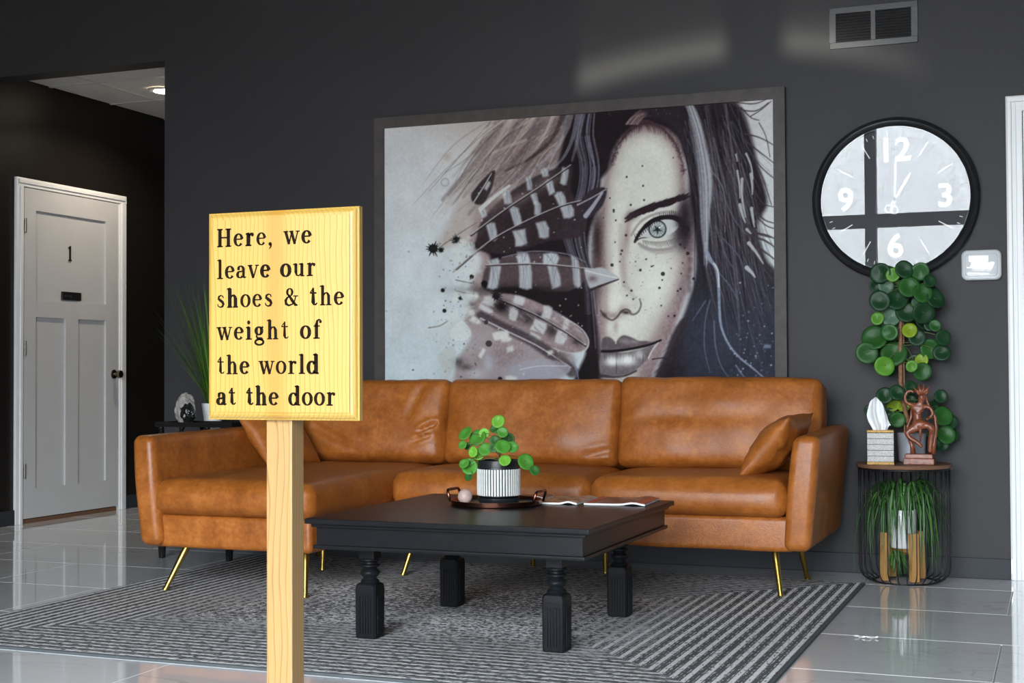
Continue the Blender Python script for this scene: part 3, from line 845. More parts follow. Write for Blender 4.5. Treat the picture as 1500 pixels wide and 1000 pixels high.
    # -- face
    poly([(890,232),(897,208),(912,190),(930,178),(952,174),(976,182),(994,202),(1003,240),(1006,290),(1013,330),(1016,370),(1012,405),(1001,445),(986,485),(970,522),(957,550),(948,620),(884,620),(881,540),(876,480),(871,440),(868,400),(873,350),(880,300),(885,260)], (128,110,115), 7)
    poly([(896,246),(904,218),(918,202),(936,194),(954,193),(973,201),(987,218),(994,252),(997,290),(1000,330),(1001,370),(996,402),(983,440),(968,476),(951,512),(938,545),(930,620),(890,620),(888,540),(887,480),(884,445),(888,400),(886,350),(889,300),(892,265)], (176,172,170), 13)
    poly([(902,252),(910,226),(922,210),(938,203),(954,202),(970,210),(981,226),(987,256),(989,290),(990,330),(988,370),(982,402),(970,440),(954,476),(936,508),(926,540),(918,620),(894,620),(893,540),(893,480),(892,445),(896,400),(894,350),(896,300),(897,268)], (199,204,200), 14)
    w = win(880, 1010, 180, 560); img[w] *= (0.95+0.1*nz[w])[..., None]
    for (x, y, rx, ry, c, a, ro) in [(918,345,6,34,(140,122,122),.75,0.12),(914,395,6,30,(158,146,146),.6,-.1),(874,350,9,50,(52,40,42),.95,0),(872,410,6,26,(70,58,60),.8,0),
                                 (1000,335,15,26,(42,36,42),.95,0.25),(1004,300,10,16,(60,50,56),.8,0),(990,322,14,9,(50,44,50),.75,-.2),(978,300,22,7,(196,196,200),.6,-.25),
                                 (958,512,10,40,(150,138,144),.55,.4),(1000,420,6,30,(120,108,116),.6,.25),(888,448,4,26,(120,106,108),.55,0),(930,395,10,16,(190,186,190),.5,0),
                                 (900,440,13,16,(214,218,212),.9,0),(903,400,6,34,(212,217,214),.7,0),(960,420,26,34,(207,214,214),.7,0)]:
        blob(x, y, rx, ry, c, a, ro)
    # crown of dark hair and hairline
    poly([(872,130),(1010,130),(1012,235),(1002,228),(994,206),(978,190),(955,183),(930,187),(910,202),(898,222),(890,250),(876,250)], (38,32,37), 4.5)
    for k in range(420):
        a = rng.uniform(-2.9, -0.1); cx, cy = 948, 262
        ca_, sa_ = math.cos(a), math.sin(a)
        x0, y0 = cx+54*ca_, cy+80*sa_; f = rng.uniform(0.86, 1.0); tw = rng.uniform(2, 12)*(1 if ca_ > -0.1 else -1)
        stroke([(cx+(x0-cx)*1.12-tw, cy+(y0-cy)*1.08), (x0, y0), (cx+(x0-cx)*f+tw*.5, cy+(y0-cy)*f+abs(tw)*.4)], rng.uniform(.6, 1.5), 0.2, (62,48,54), rng.uniform(.12, .42), 0.7)
    for k in range(26):
        x0 = rng.uniform(915, 935); stroke([(x0, 182), (x0+8, 172), (x0+rng.uniform(14, 40), 160+rng.uniform(-6, 8))], 1.1, .3, (150,128,132), rng.uniform(.2, .5), .6)
    # -- hair on the right
    poly([(930,140),(1010,140),(1062,140),(1086,158),(1101,200),(1110,240),(1124,296),(1110,330),(1122,378),(1150,430),(1150,620),(946,620),(958,560),(972,528),(990,490),(1006,448),(1018,404),(1018,350),(1010,300),(1008,250),(998,206),(976,180),(950,168)], (43,38,44), 5)
    lowr = np.clip((Y-330)/160, 0, 1)*np.clip((X-985)/30, 0, 1)
    dk = (img.mean(2) < 0.30)
    img[:] = np.where((dk & (lowr > 0))[..., None], img*(1-lowr[..., None]*0.85)+C((50,55,69))*lowr[..., None]*0.85, img)
    img *= np.where(dk, 0.85+0.3*nz, 1.0)[..., None]
    for k in range(170):
        t = rng.rand(); x0 = 1000+t*88; yb = 145+rng.rand()*120
        L = rng.uniform(90, 320); sw = rng.uniform(-8, 16)+t*10
        c = [(92,84,94),(74,80,96),(112,110,122),(60,52,58),(28,26,32)][rng.randint(5)]
        stroke([(x0, yb), (x0+12+sw*.3, yb+L*.35), (x0+16+sw, yb+L*.7), (x0+24+sw*1.6+rng.uniform(-8,14), yb+L)], rng.uniform(.7, 2.0), 0.3, c, rng.uniform(.25, .6))
    # pale streak
    poly([(1002,150),(1014,152),(1026,180),(1034,215),(1042,250),(1043,280),(1040,310),(1038,340),(1036,365),(1040,384),(1032,370),(1027,330),(1025,285),(1023,240),(1019,200),(1012,170)], (158,164,174), 2.5, 0.95)
    for k in range(46):
        o = rng.uniform(-7, 7)
        stroke([(1008+o*.5,152),(1022+o*.8,200),(1031+o,260),(1033+o*.8,320),(1034+o*.5,372+rng.uniform(-20,20))], rng.uniform(.6, 1.6), .4, [(196,204,212),(120,120,132),(176,184,196),(86,84,96)][rng.randint(4)], .55)
    stroke([(1034,366),(1042,382),(1050,396),(1053,425),(1054,455),(1057,480),(1068,505),(1084,524),(1104,540),(1122,556)], 4.5, 1.4, (128,140,162), .9)
    stroke([(1046,386),(1052,398),(1053,420)], 2.4, 1.2, (186,194,204), .9)
    stroke([(1040,250),(1052,262),(1062,290),(1062,340)], 1.2, .5, (120,118,130), .7)
    for pts, c in [([(1040,440),(1033,470),(1032,510),(1040,545)],(84,98,120)),([(1046,470),(1048,505),(1056,535),(1070,556)],(92,108,130)),([(1056,280),(1075,320),(1095,345)],(96,96,110)),([(1060,350),(1085,380),(1092,420)],(84,92,112)),([(1034,440),(1024,455),(1014,470)],(84,96,116)),([(1054,400),(1070,420),(1080,438)],(90,100,120)),([(1078,535),(1090,552),(1100,562)],(120,130,160)),([(1048,330),(1066,380),(1082,400)],(88,90,106))]:
        stroke(pts, 1.6, .6, c, .75)
    # right margin: flyaway strands, pale gaps
    for (pts, w0) in [([(1068,146),(1086,160),(1108,162),(1126,150)],2.2),([(1080,150),(1104,152),(1122,146)],1.6),([(1092,196),(1114,202),(1136,214)],2.2),([(1090,205),(1112,222),(1138,242)],2.4),([(1100,225),(1118,248),(1140,266)],1.4),([(1104,232),(1118,262),(1130,300)],2.2),([(1106,280),(1118,298),(1140,304)],2.2),([(1104,306),(1120,322),(1140,328)],2.6),([(1104,312),(1122,330),(1140,336)],2.0),([(1112,180),(1122,200),(1128,230)],1.0),([(1095,345),(1120,352),(1140,366)],4.5),([(1100,356),(1122,370),(1140,384)],4.0),([(1098,340),(1122,344),(1140,352)],3.5),([(1105,372),(1124,392),(1140,404)],3.0),([(1112,384),(1128,404),(1140,412)],3.0),([(1096,330),(1110,342),(1130,348)],3.5),([(1086,158),(1100,172),(1112,176)],2.0),([(1100,170),(1116,160),(1130,148)],1.0)]:
        stroke(pts, w0, .6, (62,56,62), .85)
    for pts, w0 in [([(1080,250),(1083,270),(1084,290)],2.2),([(1087,262),(1087,290),(1092,318)],3.5),([(1093,225),(1100,242),(1103,262)],2.4),([(1100,255),(1102,272),(1102,285)],4),([(1084,300),(1088,316),(1092,326)],4.5),([(1101,305),(1103,320),(1105,332)],4),([(1094,336),(1100,342)],3.5),([(1094,392),(1102,400),(1106,406)],6),([(1078,226),(1080,236)],1.5),([(1097,356),(1108,370),(1118,386)],5)]:
        stroke(pts, w0, 1, (176,182,190), .85)
    for k in range(60):
        x = rng.uniform(1070, 1133); y = 560-abs(rng.normal(0, 70)); disc(x, y, rng.uniform(.3, 1.3), (150,160,185), rng.uniform(.3, .8))
    patch(1124, 507, 9, 5, 0, (120,132,160))
    for k in range(30): disc(rng.uniform(860,1000), rng.uniform(150,170), .5, (120,110,116), .5)
    # -- chin side: hair fringe
    for k in range(26):
        y = 470+k*4.2; x = 1000-(y-450)*0.42
        for q in range(5): stroke([(x+14+rng.uniform(-4,4), y+rng.uniform(-9,0)), (x+5, y+2), (x-rng.uniform(-3, 5), y+rng.uniform(5, 14))], rng.uniform(1, 4), .5, (50,44,50), rng.uniform(.10, .28), 2.6)
    stroke([(956,526),(972,524),(990,526)], 1.4, .8, (50,44,48), .9)
    # -- brow
    for k in range(90):
        t = k/90; bx = 919+t*86; by = 318-30*t**0.75+ (4*(t-0.5)**2) - (2 if t > .8 else 0)
        hgt = 10.0*(1-abs(t-.35)*.7)
        for q in range(2):
            yy0 = by+rng.uniform(-.5, .5)*hgt
            stroke([(bx-3, yy0+3), (bx+5+rng.uniform(0,4), yy0-2.5)], 1.9, .5, (44,34,40), .8, sm=False)
    blob(926, 316, 10, 6, (58,44,50), .8, -.5); blob(960, 301, 26, 4, (42,34,40), .8, -.32)
    stroke([(925,344),(938,325),(958,314),(980,310),(1000,314)], 2.4, 3, (120,112,120), .6, 1.4)
    # -- eye
    poly([(931,353),(938,340),(950,328),(966,321),(984,322),(994,328),(990,337),(976,346),(958,350),(944,348)], (186,192,196), 1.2)
    disc(963, 335.5, 13.2, (44,48,54)); disc(963, 335.5, 11.0, (148,158,164)); blob(957, 329, 5, 4, (220,226,228), .9); blob(968, 331, 4, 3, (214,222,226), .8); blob(962, 343, 7, 3, (190,198,204), .7)
    for a in np.arange(0, 6.28, 0.42): stroke([(963+3*math.cos(a), 335.5+3*math.sin(a)), (963+10.5*math.cos(a), 335.5+10.5*math.sin(a))], .9, .5, (90,98,104), .6, .5, False)
    for a in np.arange(0.3, 6.5, 1.256): stroke([(963, 336), (963+7*math.cos(a), 336+7*math.sin(a))], 3.4, .6, (40,52,58), .95, .5, False)
    disc(963, 336, 2.6, (34,44,50)); disc(966, 333, 1.1, (225,232,232))
    stroke([(930,354),(937,341),(949,328),(966,319.5),(984,318),(996,323),(1006,336)], 3.0, 8, (34,29,34), .97, 1.0)
    stroke([(946,331),(956,323),(970,318)], 6, 5, (30,26,32), .9, 1.0)
    for k in range(24):
        t = k/23; x = 932+t*62; y = 352-34*math.sin(min(1, t*1.25)*1.45)
        stroke([(x, y), (x-3+t*4, y-7-rng.rand()*4)], 1.1, .4, (36,30,36), .85, .5, False)
    stroke([(930,354),(938,349),(947,348)], 1.4, .8, (60,54,60), .9)
    stroke([(936,357),(950,364),(966,366),(984,363),(998,352)], 3, 4, (132,126,132), .75, 1.6)
    for k in range(22):
        t = k/21; x = 942+t*52; y = 352+5*math.sin(t*3.0)-t*6
        stroke([(x, y), (x+1+t*3, y+5+rng.rand()*3)], 1.1, .4, (88,82,88), .7, .6, False)
    stroke([(938,361),(960,370),(985,367),(1000,354)], 2, 2, (150,142,148), .6, 1.5)
    for (x, y, rx, ry, a) in [(1003,312,8,18,.85),(1005,338,9,20,.9),(1000,356,8,10,.6),(996,327,8,7,.7)]: blob(x, y, rx, ry, (42,36,42), a)
    for k in range(30):
        y = rng.uniform(352, 430); x0 = 1013-(y-352)*.05; blob(x0+rng.uniform(-3,2), y, 3, 4, (96,84,92), .35)
    # -- nose
    blob(898, 462, 14, 5, (140,124,126), .8); blob(912, 452, 9, 6, (150,136,138), .6, -.5); blob(930, 447, 7, 9, (186,184,186), .6)
    stroke([(880,455),(886,463),(893,467.5),(898,468.5),(904,464),(910,456),(916,453),(921,454)], 1.8, 1.8, (74,62,68), .85, 1.2)
    blob(917, 457.5, 7, 2.6, (46,38,42), .95, .1); blob(885, 461, 5, 3, (64,52,56), .9, .6)
    stroke([(922,455),(925,460),(931,459.5),(936,455),(939,446),(937,438)], 2.2, 1.2, (96,86,92), .85, 1.2)
    stroke([(909,330),(910,380),(914,412),(922,424),(928,436)], 5, 3, (150,140,142), .35, 4)
    blob(902, 478, 4, 9, (160,150,152), .75); blob(893, 480, 5, 8, (208,214,214), .7); blob(913, 480, 6, 7, (208,214,214), .6)
    # -- lips
    poly([(882,497),(890,493),(896,495.5),(902,500),(908,493.5),(914,491),(924,493.5),(936,499),(946,499),(956,500.5),(968,497),(957,505),(940,509.5),(914,513.5),(884,515)], (92,84,90), 1.6)
    blob(916, 500, 9, 4, (142,136,142), .7, .15); blob(930, 501, 6, 3, (150,146,150), .5, .2); stroke([(902,494),(902,503)], 2, 1, (196,198,200), .8)
    poly([(882,517),(914,515.5),(939,511),(957,506),(950,522),(936,538),(918,548),(898,550),(880,548)], (104,100,106), 1.8)
    for (x, y, rx, ry, a) in [(897,529,9,6.5,.9),(919,527,11,7,.95),(937,520,7,6,.55),(909,531,20,4,.4)]: blob(x, y, rx, ry, (222,227,230), a)
    for k in range(26):
        x = 884+k*2.6; stroke([(x, 517), (x+rng.uniform(-2,2), 524+rng.rand()*8)], 1, .4, (70,64,70), .5, .5, False)
    stroke([(882,514.5),(900,514),(920,511.5),(940,507.5),(955,503.5),(968,498)], 3.6, 2, (30,26,30), .97, .9)
    stroke([(903,517),(903,546)], 1.2, .8, (60,54,60), .6)
    stroke([(880,550),(898,552),(916,550),(932,543)], 3.5, 1.5, (58,50,56), .9, 1.4); blob(912, 556, 24, 4, (140,130,134), .5)
    for (x, y, rx, ry, a) in [(897,528,8,6,.75),(919,526,10,6.5,.85),(936,519,6,5,.4)]: blob(x, y, rx, ry, (216,222,226), a)
    stroke([(950,524),(956,512),(964,502)], 1.5, .8, (210,214,214), .7)
    # -- hair strands crossing the face edge
    for k in range(60):
        o = rng.uniform(-22, 8); c = [(60,56,68),(84,82,98),(40,36,42),(112,112,126)][rng.randint(4)]
        stroke([(868+o*.6,152),(862+o,200),(870+o,245),(864+o,290),(848+o*1.2,330),(852+o,370),(866+o*.6,410),(872+o*.7,460),(876+o*.8,510),(872+o,570)][rng.randint(3):rng.randint(6, 10)], rng.uniform(.7, 1.9), .4, c, rng.uniform(.35, .75))
    stroke([(866,152),(860,190),(864,220),(872,250),(868,275),(858,290)], 2.4, 1.2, (108,110,134), .75)
    stroke([(832,165),(822,200),(806,228),(780,248),(756,262)], 3.2, 1.2, (120,116,130), .8)
    stroke([(846,168),(838,205),(822,235),(800,250)], 6, 2, (132,134,150), .55)
    for (pts, w0, c, a) in [([(838,162),(830,190),(812,222),(788,242)],7,(150,146,154),.55),([(826,164),(816,190),(798,216),(770,236)],6,(52,44,48),.7),([(812,166),(804,186),(790,205)],4,(176,170,166),.6),([(800,212),(770,236),(740,250)],5,(60,52,56),.55),([(852,170),(846,205),(838,235)],5,(140,140,156),.45),([(790,170),(772,196),(748,222),(726,256)],4,(96,84,88),.5),([(770,205),(750,212),(722,224)],3,(186,180,174),.5)]:
        stroke(pts, w0, 1.2, c, a, 2.0)
    # -- feathers
    poly([(700,338),(712,314),(735,291),(775,263),(815,246),(838,243),(836,272),(846,300),(860,322),(850,346),(800,354),(742,372),(702,364)], (54,46,50), 2.4, .92)
    for (x, y, a_, b_, r_) in [(716,300,40,20,-.5),(760,292,36,14,-.52),(800,268,34,12,-.45)]: blob(x, y, a_*.6, b_*.6, (128,112,114), .6, r_)
    poly([(690,286),(698,274),(708,262),(724,249),(724,262),(717,284),(706,299),(694,297)], (56,50,54), 1.6)
    patch(714, 272, 5, 12, .5, (184,190,196)); stroke([(694,296),(708,274),(720,254)], 1.3, .7, (176,178,180), .9)
    WH = (190,200,210)
    for (x, y, w_, h_, r_) in [(743,289,11,17,-.25),(756,317,11,26,-.3),(721,339,13,24,-.25),(775,269,7,18,-.1),(783,291,8,15,-.35),(787,306,9,18,0),(806,274,10,20,-.3),(798,253,9,12,-.3),(821,291,12,20,-.5),(831,309,16,18,-.3),(795,336,15,22,-.2),(762,348,17,22,-.2),(827,258,9,22,.15),(708,312,8,10,-.5),(690,360,9,8,0)]:
        patch(x, y, w_, h_, r_, WH, .92)
        for k in range(5): stroke([(x+rng.uniform(-.5,.5)*w_, y-h_*.5), (x+rng.uniform(-.5,.5)*w_+3, y+h_*.55)], 1.0, .4, (120,124,136), .4, .5, False)
    stroke([(704,306),(722,290),(746,272)], 6, 3, (196,202,206), .85)
    for pts in ([(690,345),(740,308),(790,275),(836,243)], [(668,395),(715,356),(760,330),(820,303),(862,292),(889,276)]): stroke(pts, 2.2, 1.4, (44,38,42), .9); stroke([(a, b-1.6) for a, b in pts], 1.2, .8, (170,170,176), .85)
    poly([(852,292),(868,277),(888,276),(884,298),(872,312),(856,322),(846,312)], (52,46,54), 1.8); stroke([(858,316),(870,300),(882,282)], 6, 2.5, (160,162,180), .9, 1.4); stroke([(846,300),(866,290),(888,277)], 1.6, 1, (150,152,168), .9)
    # middle feather
    poly([(714,390),(738,377),(770,371),(803,371),(835,377),(856,388),(856,410),(836,425),(803,427),(770,422),(732,421),(714,419),(708,404)], (80,70,74), 2.2)
    blob(760, 424, 70, 7, (34,29,32), .9); blob(790, 438, 60, 10, (36,31,35), .7)
    for (x, y, w_, h_, r_) in [(724,405,15,34,.12),(723,384,14,8,-.3),(769,398,17,46,-.08),(766,377,16,16,-.1),(812,404,14,34,-.25),(806,380,22,16,-.05),(844,398,10,42,-.1)]:
        patch(x, y, w_, h_, r_, WH, .93)
        for k in range(7): stroke([(x+rng.uniform(-.5,.5)*w_, y-h_*.45), (x+rng.uniform(-.5,.5)*w_+2, y+h_*.55)], 1.0, .4, (118,124,140), .45, .5, False)
    stroke([(712,389),(770,387),(813,389),(848,392),(872,396)], 2.0, 1.4, (60,52,56), .9); stroke([(712,387.6),(770,385.5),(813,387.5),(870,394)], 1.1, .9, (176,178,184), .85)
    stroke([(736,377),(780,368),(830,372),(858,384)], 1.6, 1, (120,122,138), .7)
    poly([(856,394),(866,394),(880,391.5),(894,398),(906,407),(892,414),(878,418),(864,422)], (166,170,180), 1.6); blob(868, 408, 7, 5, (88,74,82), .7); stroke([(866,424),(884,417),(906,409)], 3.4, 1, (48,42,46), .9, 1.2)
    stroke([(858,396),(880,402),(904,407)], 1, .7, (210,214,220), .8)
    # lower feather
    poly([(700,452),(706,436),(732,430),(760,433),(792,445),(824,464),(848,480),(861,497),(859,511),(836,517),(808,509),(780,490),(748,476),(716,466)], (140,127,132), 2.0)
    for (x, y, r_) in [(733,449,13),(752,462,9),(772,466,13),(808,484,12),(790,462,7),(760,452,8),(845,500,8)]: blob(x, y, r_, r_*.75, (48,41,45), .85, .5)
    for (x, y, w_, h_, r_) in [(716,441,18,12,.3),(711,452,20,7,.5),(760,440,15,13,.25),(801,457,12,17,.2),(752,460,12,17,.1),(822,494,15,18,.35),(790,478,20,16,.35),(783,494,16,9,.5),(829,475,8,14,.2),(696,469,14,8,.5)]:
        patch(x, y, w_, h_, r_, (192,198,204), .92)
    for k in range(60):
        t = rng.rand(); x = 715+t*140; y = 440+t*55+rng.uniform(-12, 14); stroke([(x, y), (x+9, y+7)], .9, .4, [(96,86,92),(178,176,182)][rng.randint(2)], .45, .5, False)
    stroke([(727,437),(781,460),(824,484),(858,507)], 2.2, 1.4, (40,34,38), .9); stroke([(727,435.5),(781,458.5),(824,482.5),(858,505)], 1, .8, (172,172,180), .7)
    stroke([(824,464),(850,480),(862,498),(857,513),(836,517),(808,509)], 1.6, 1.2, (186,186,194), .8)
    # lowest feather
    stroke([(704,462),(740,480),(780,500),(820,528),(838,544)], 10, 14, (52,45,50), .75, 4)
    stroke([(704,466),(745,486),(790,508),(836,538)], 1.8, 1.2, (180,180,186), .85)
    poly([(752,536),(790,526),(822,530),(836,540),(820,553),(780,560),(756,556)], (150,150,164), 2, .8); blob(822, 522, 10, 8, (100,92,96), .8)
    for (x, y, w_, h_, r_) in [(733,491,22,12,-.2),(747,511,10,7,-.4),(706,517,5,14,.5),(748,555,16,8,.1),(806,516,8,6,-.4),(742,497,14,6,-.1)]: patch(x, y, w_, h_, r_, (200,205,206), .95)
    stroke([(762,541),(790,536),(830,536)], 1, .7, (190,194,206), .7); stroke([(840,530),(846,548),(848,566)], 2.4, 1, (110,120,150), .7)
    # -- splashes and specks
    def star(cx, cy, r):
        disc(cx, cy, r, (36,36,38))
        for k in range(13):
            a = k*.483+rng.rand()*.3; l = r*rng.uniform(1.2, 2.1); stroke([(cx, cy), (cx+l*math.cos(a), cy+l*math.sin(a))], r*.55, .4, (36,36,38), .95, .6, False)
    star(634.5, 364, 6.2); star(646, 366, 2.8); star(668, 351, 4.2); disc(709.5, 415.5, 4.5, (30,28,30)); star(727, 433, 5.0); blob(735, 448, 10, 8, (30,26,29), .95)
    disc(648.5, 425, 2.8, (40,40,40)); disc(651, 455, 2.8, (40,46,42)); disc(732.5, 555, 3.2, (40,38,40)); disc(712, 472, 3, (60,54,58)); disc(716, 503, 4.5, (66,58,62)); disc(691, 405, 3, (40,40,40)); star(674, 437, 1.8)
    for k in range(170):
        x = 700-abs(rng.normal(0, 34)); y = rng.uniform(340, 560); disc(x, y, rng.uniform(.3, 1.4), [(70,72,72),(120,124,120),(150,140,136)][rng.randint(3)], rng.uniform(.4, .9))
    for k in range(60): disc(rng.uniform(700,860), rng.uniform(260,560), rng.uniform(.3, 1.1), (205,208,214), .6)
    blob(655, 230, 7, 7, (176,168,160), .8); 
    for a in np.arange(0, 6.3, .35): disc(652+5.5*math.cos(a), 267+5.5*math.sin(a), 1.0, (150,154,156), .6)
    for pts in ([(642,364),(668,345),(700,325)], [(664,398),(690,376),(712,358)], [(668,410),(696,416)], [(668,426),(690,430),(720,431)], [(628,480),(644,477),(656,470)]): stroke(pts, 1.3, .6, (110,106,104), .8)
    for k in range(40):
        x = rng.uniform(664, 700); y = rng.uniform(345, 470); patch(x, y, rng.uniform(4, 11), rng.uniform(3, 8), rng.uniform(-1, 1), (198,206,206), .6)
    poly([(646,515),(664,508),(668,530),(660,545),(648,540),(642,525)], (172,180,182), 2, .7); poly([(660,485),(676,470),(690,486),(682,498),(664,498)], (196,206,210), 1.5, .8)
    # freckles
    for (x, y, r) in [(918,259,1.5),(942,272,1.5),(899,310,1.5),(893.5,290,1.2),(924,300,1.6),(943.5,293,1.6),(899,307.5,1.7),(902,322.5,1.4),(884,319,.9),(917,344.5,2),(911,367,1.8),(909.5,372,1.5),(908,383,1.2),(896.5,388,2.6),(901,354.5,1.2),(946.5,379.5,1.3),(938,395.5,2.2),(971,401,3.4),(966,421.5,2.0),(997,423,1.8),(993,426,1.6),(996.5,358,2),(1007.5,371,3),(954.5,390,1.4),(957,389,1),(998,400.5,1.3),(1000,385,1.1),(983,393,.9),(925,425.5,1.8),(918.5,432.5,1.3),(927.5,438,1.2),(988,462.5,2),(968.5,447.5,1.3),(979,463,1.2),(914,413,1.4),(941,243,1.2),(986,231,.9),(970,410,1.3),(931,383,1),(1003,363,1.4),(1016,408,2.4)]:
        disc(x, y, r*.85, (42,40,44), .9)
    for k in range(60): disc(rng.uniform(888,1003), rng.uniform(340,470), rng.uniform(.3,.9), (110,108,112), .5)
    n3 = vnoise(2.6, 9)
    img *= (1+(n3-0.5)*np.where(img.mean(2) < 0.55, 0.16, 0.04))[..., None]
    img[:] = np.clip((img*(0.97+0.06*rng.rand(Hd, Wd, 1)))*np.array([1.025, 1.0, 0.965], np.float32), 0, 1)
    return img, OX, OY, S

PY = 6.400                                        # face of the print
PX0, PX1, PZ0, PZ1 = -3.197, -1.210, 0.835, 2.151
img, OX, OY, S_ = paint()
NX, NZ = 660, 450
gx = np.linspace(PX0, PX1, NX); gz = np.linspace(PZ0, PZ1, NZ)
GX, GZ = np.meshgrid(gx, gz)
HOM = np.array([[274.70834986, 1.29933484, 1552.5987339], [-34.82595962, -342.21712015, 542.74247054], [-0.06111161601, 0.00379083315, 1.0]])
qx = HOM[0,0]*GX+HOM[0,1]*(GZ-0.9)+HOM[0,2]; qy = HOM[1,0]*GX+HOM[1,1]*(GZ-0.9)+HOM[1,2]; qw = HOM[2,0]*GX+HOM[2,1]*(GZ-0.9)+HOM[2,2]
px = np.clip((qx/qw-OX)*S_-0.5, 0, img.shape[1]-1.001); py = np.clip((qy/qw-OY)*S_-0.5, 0, img.shape[0]-1.001)
ix, iy = px.astype(int), py.astype(int); fx = (px-ix)[..., None]; fy = (py-iy)[..., None]
colr = (img[iy,ix]*(1-fx)+img[iy,ix+1]*fx)*(1-fy)+(img[iy+1,ix]*(1-fx)+img[iy+1,ix+1]*fx)*fy
lin = np.where(colr <= 0.04045, colr/12.92, ((colr+0.055)/1.055)**2.4)
lin = np.clip(lin*1.13-0.012, 0.004, 0.9)

fp = thing('framed_print', 'large framed black and white print of a face half hidden by feathers', 'picture', ((PX0+PX1)/2, WY, 0.79))
me = bpy.data.meshes.new('print')
vid = np.arange(NX*NZ).reshape(NZ, NX)
quads = np.stack([vid[:-1,:-1], vid[:-1,1:], vid[1:,1:], vid[1:,:-1]], -1).reshape(-1, 4)
vco = np.stack([GX-ORG[fp.name][0], np.full_like(GX, PY-WY), GZ-ORG[fp.name][2]], -1).reshape(-1)
me.vertices.add(NX*NZ); me.vertices.foreach_set('co', vco.astype(np.float32))
me.loops.add(quads.size); me.loops.foreach_set('vertex_index', quads.reshape(-1).astype(np.int32))
me.polygons.add(len(quads)); me.polygons.foreach_set('loop_start', np.arange(0, quads.size, 4, dtype=np.int32))
me.update(); me.validate()
ca = me.color_attributes.new('ink', 'FLOAT_COLOR', 'POINT')
ca.data.foreach_set('color', np.concatenate([lin, np.ones_like(lin[..., :1])], -1).reshape(-1).astype(np.float32))
pm, nt, b = new_mat('printed_canvas')
at = nt.nodes.new('ShaderNodeVertexColor'); at.layer_name = 'ink'
nt.links.new(at.outputs[0], b.inputs['Base Color'])
b.inputs['Roughness'].default_value = 0.6; b.inputs['Specular IOR Level'].default_value = 0.12
me.materials.append(pm)
po = bpy.data.objects.new('print', me); COL.objects.link(po); po.parent = fp
obj('backing', MB().box(PX0, PX1, PY+0.0008, WY-0.001, PZ0, PZ1), 'black_plastic', fp)
fwid = 0.054
def mitre(p_in, p_out):
    mb = MB()
    (a, b_), (c, d) = p_in, p_out
    vs = []
    for yy_ in (WY-0.040, WY-0.0005):
        vs += [(a[0], yy_, a[1]), (b_[0], yy_, b_[1]), (d[0], yy_, d[1]), (c[0], yy_, c[1])]
    mb.add(vs, [(0,1,2,3),(7,6,5,4),(0,4,5,1),(1,5,6,2),(2,6,7,3),(3,7,4,0)])
    return mb
I = [(PX0,PZ0),(PX1,PZ0),(PX1,PZ1),(PX0,PZ1)]; O = [(PX0-fwid,PZ0-fwid),(PX1+fwid,PZ0-fwid),(PX1+fwid,PZ1+fwid),(PX0-fwid,PZ1+fwid)]
for k in range(4):
    obj('frame_rail', mitre((I[k], I[(k+1) % 4]), (O[k], O[(k+1) % 4])), 'frame_grey', fp)

# sunlight glancing off a parked car outside: a low narrow lamp beyond the window throws an arched band high on the wall
GP = Vector((-2.02, -7.0, 0.45)); GT = Vector((-1.30, WY, 2.42))
L = bpy.data.lights.new('sun_glint', 'SPOT'); L.energy = 11000.0; L.color = (1.0, 0.98, 0.86)
L.spot_size = math.radians(9.5); L.spot_blend = 0.35; L.shadow_soft_size = 0.035
go = bpy.data.objects.new('sun_glint', L); go.location = GP
go.rotation_euler = (GT-GP).to_track_quat('-Z', 'Y').to_euler(); COL.objects.link(go)
L.use_nodes = True
nt = L.node_tree; em = nt.nodes['Emission']
tcn = nt.nodes.new('ShaderNodeTexCoord'); sp3 = nt.nodes.new('ShaderNodeSeparateXYZ'); nt.links.new(tcn.outputs['Normal'], sp3.inputs[0])
D_ = (GT-GP).length
lu = math_n(nt, 'MULTIPLY', math_n(nt, 'DIVIDE', sp3.outputs[0], math_n(nt, 'ABSOLUTE', sp3.outputs[2])), D_)     # metres right of the target
lv = math_n(nt, 'MULTIPLY', math_n(nt, 'DIVIDE', sp3.outputs[1], math_n(nt, 'ABSOLUTE', sp3.outputs[2])), D_)     # metres above the target
up_ = math_n(nt, 'MAXIMUM', lu, 0.0); um_ = math_n(nt, 'MINIMUM', lu, 0.0)
arcz = math_n(nt, 'ADD', math_n(nt, 'ADD', math_n(nt, 'MULTIPLY', math_n(nt, 'MULTIPLY', up_, up_), -0.32), math_n(nt, 'MULTIPLY', math_n(nt, 'MULTIPLY', um_, um_), -0.12)), -0.03)
dz = math_n(nt, 'SUBTRACT', lv, arcz)
rise = ramp(nt, math_n(nt, 'ADD', math_n(nt, 'MULTIPLY', dz, 2.0), 0.5), [(0.36, 0.0), (0.46, 0.45), (0.56, 1.0), (0.66, 0.5), (0.80, 0.10), (1.0, 0.05)])
endl = ramp(nt, math_n(nt, 'ADD', math_n(nt, 'MULTIPLY', lu, 0.5), 0.5), [(0.055, 0.0), (0.085, 1.0), (0.66, 0.9), (0.90, 0.0)])
nt.links.new(math_n(nt, 'MULTIPLY', rise, endl), em.inputs['Strength'])

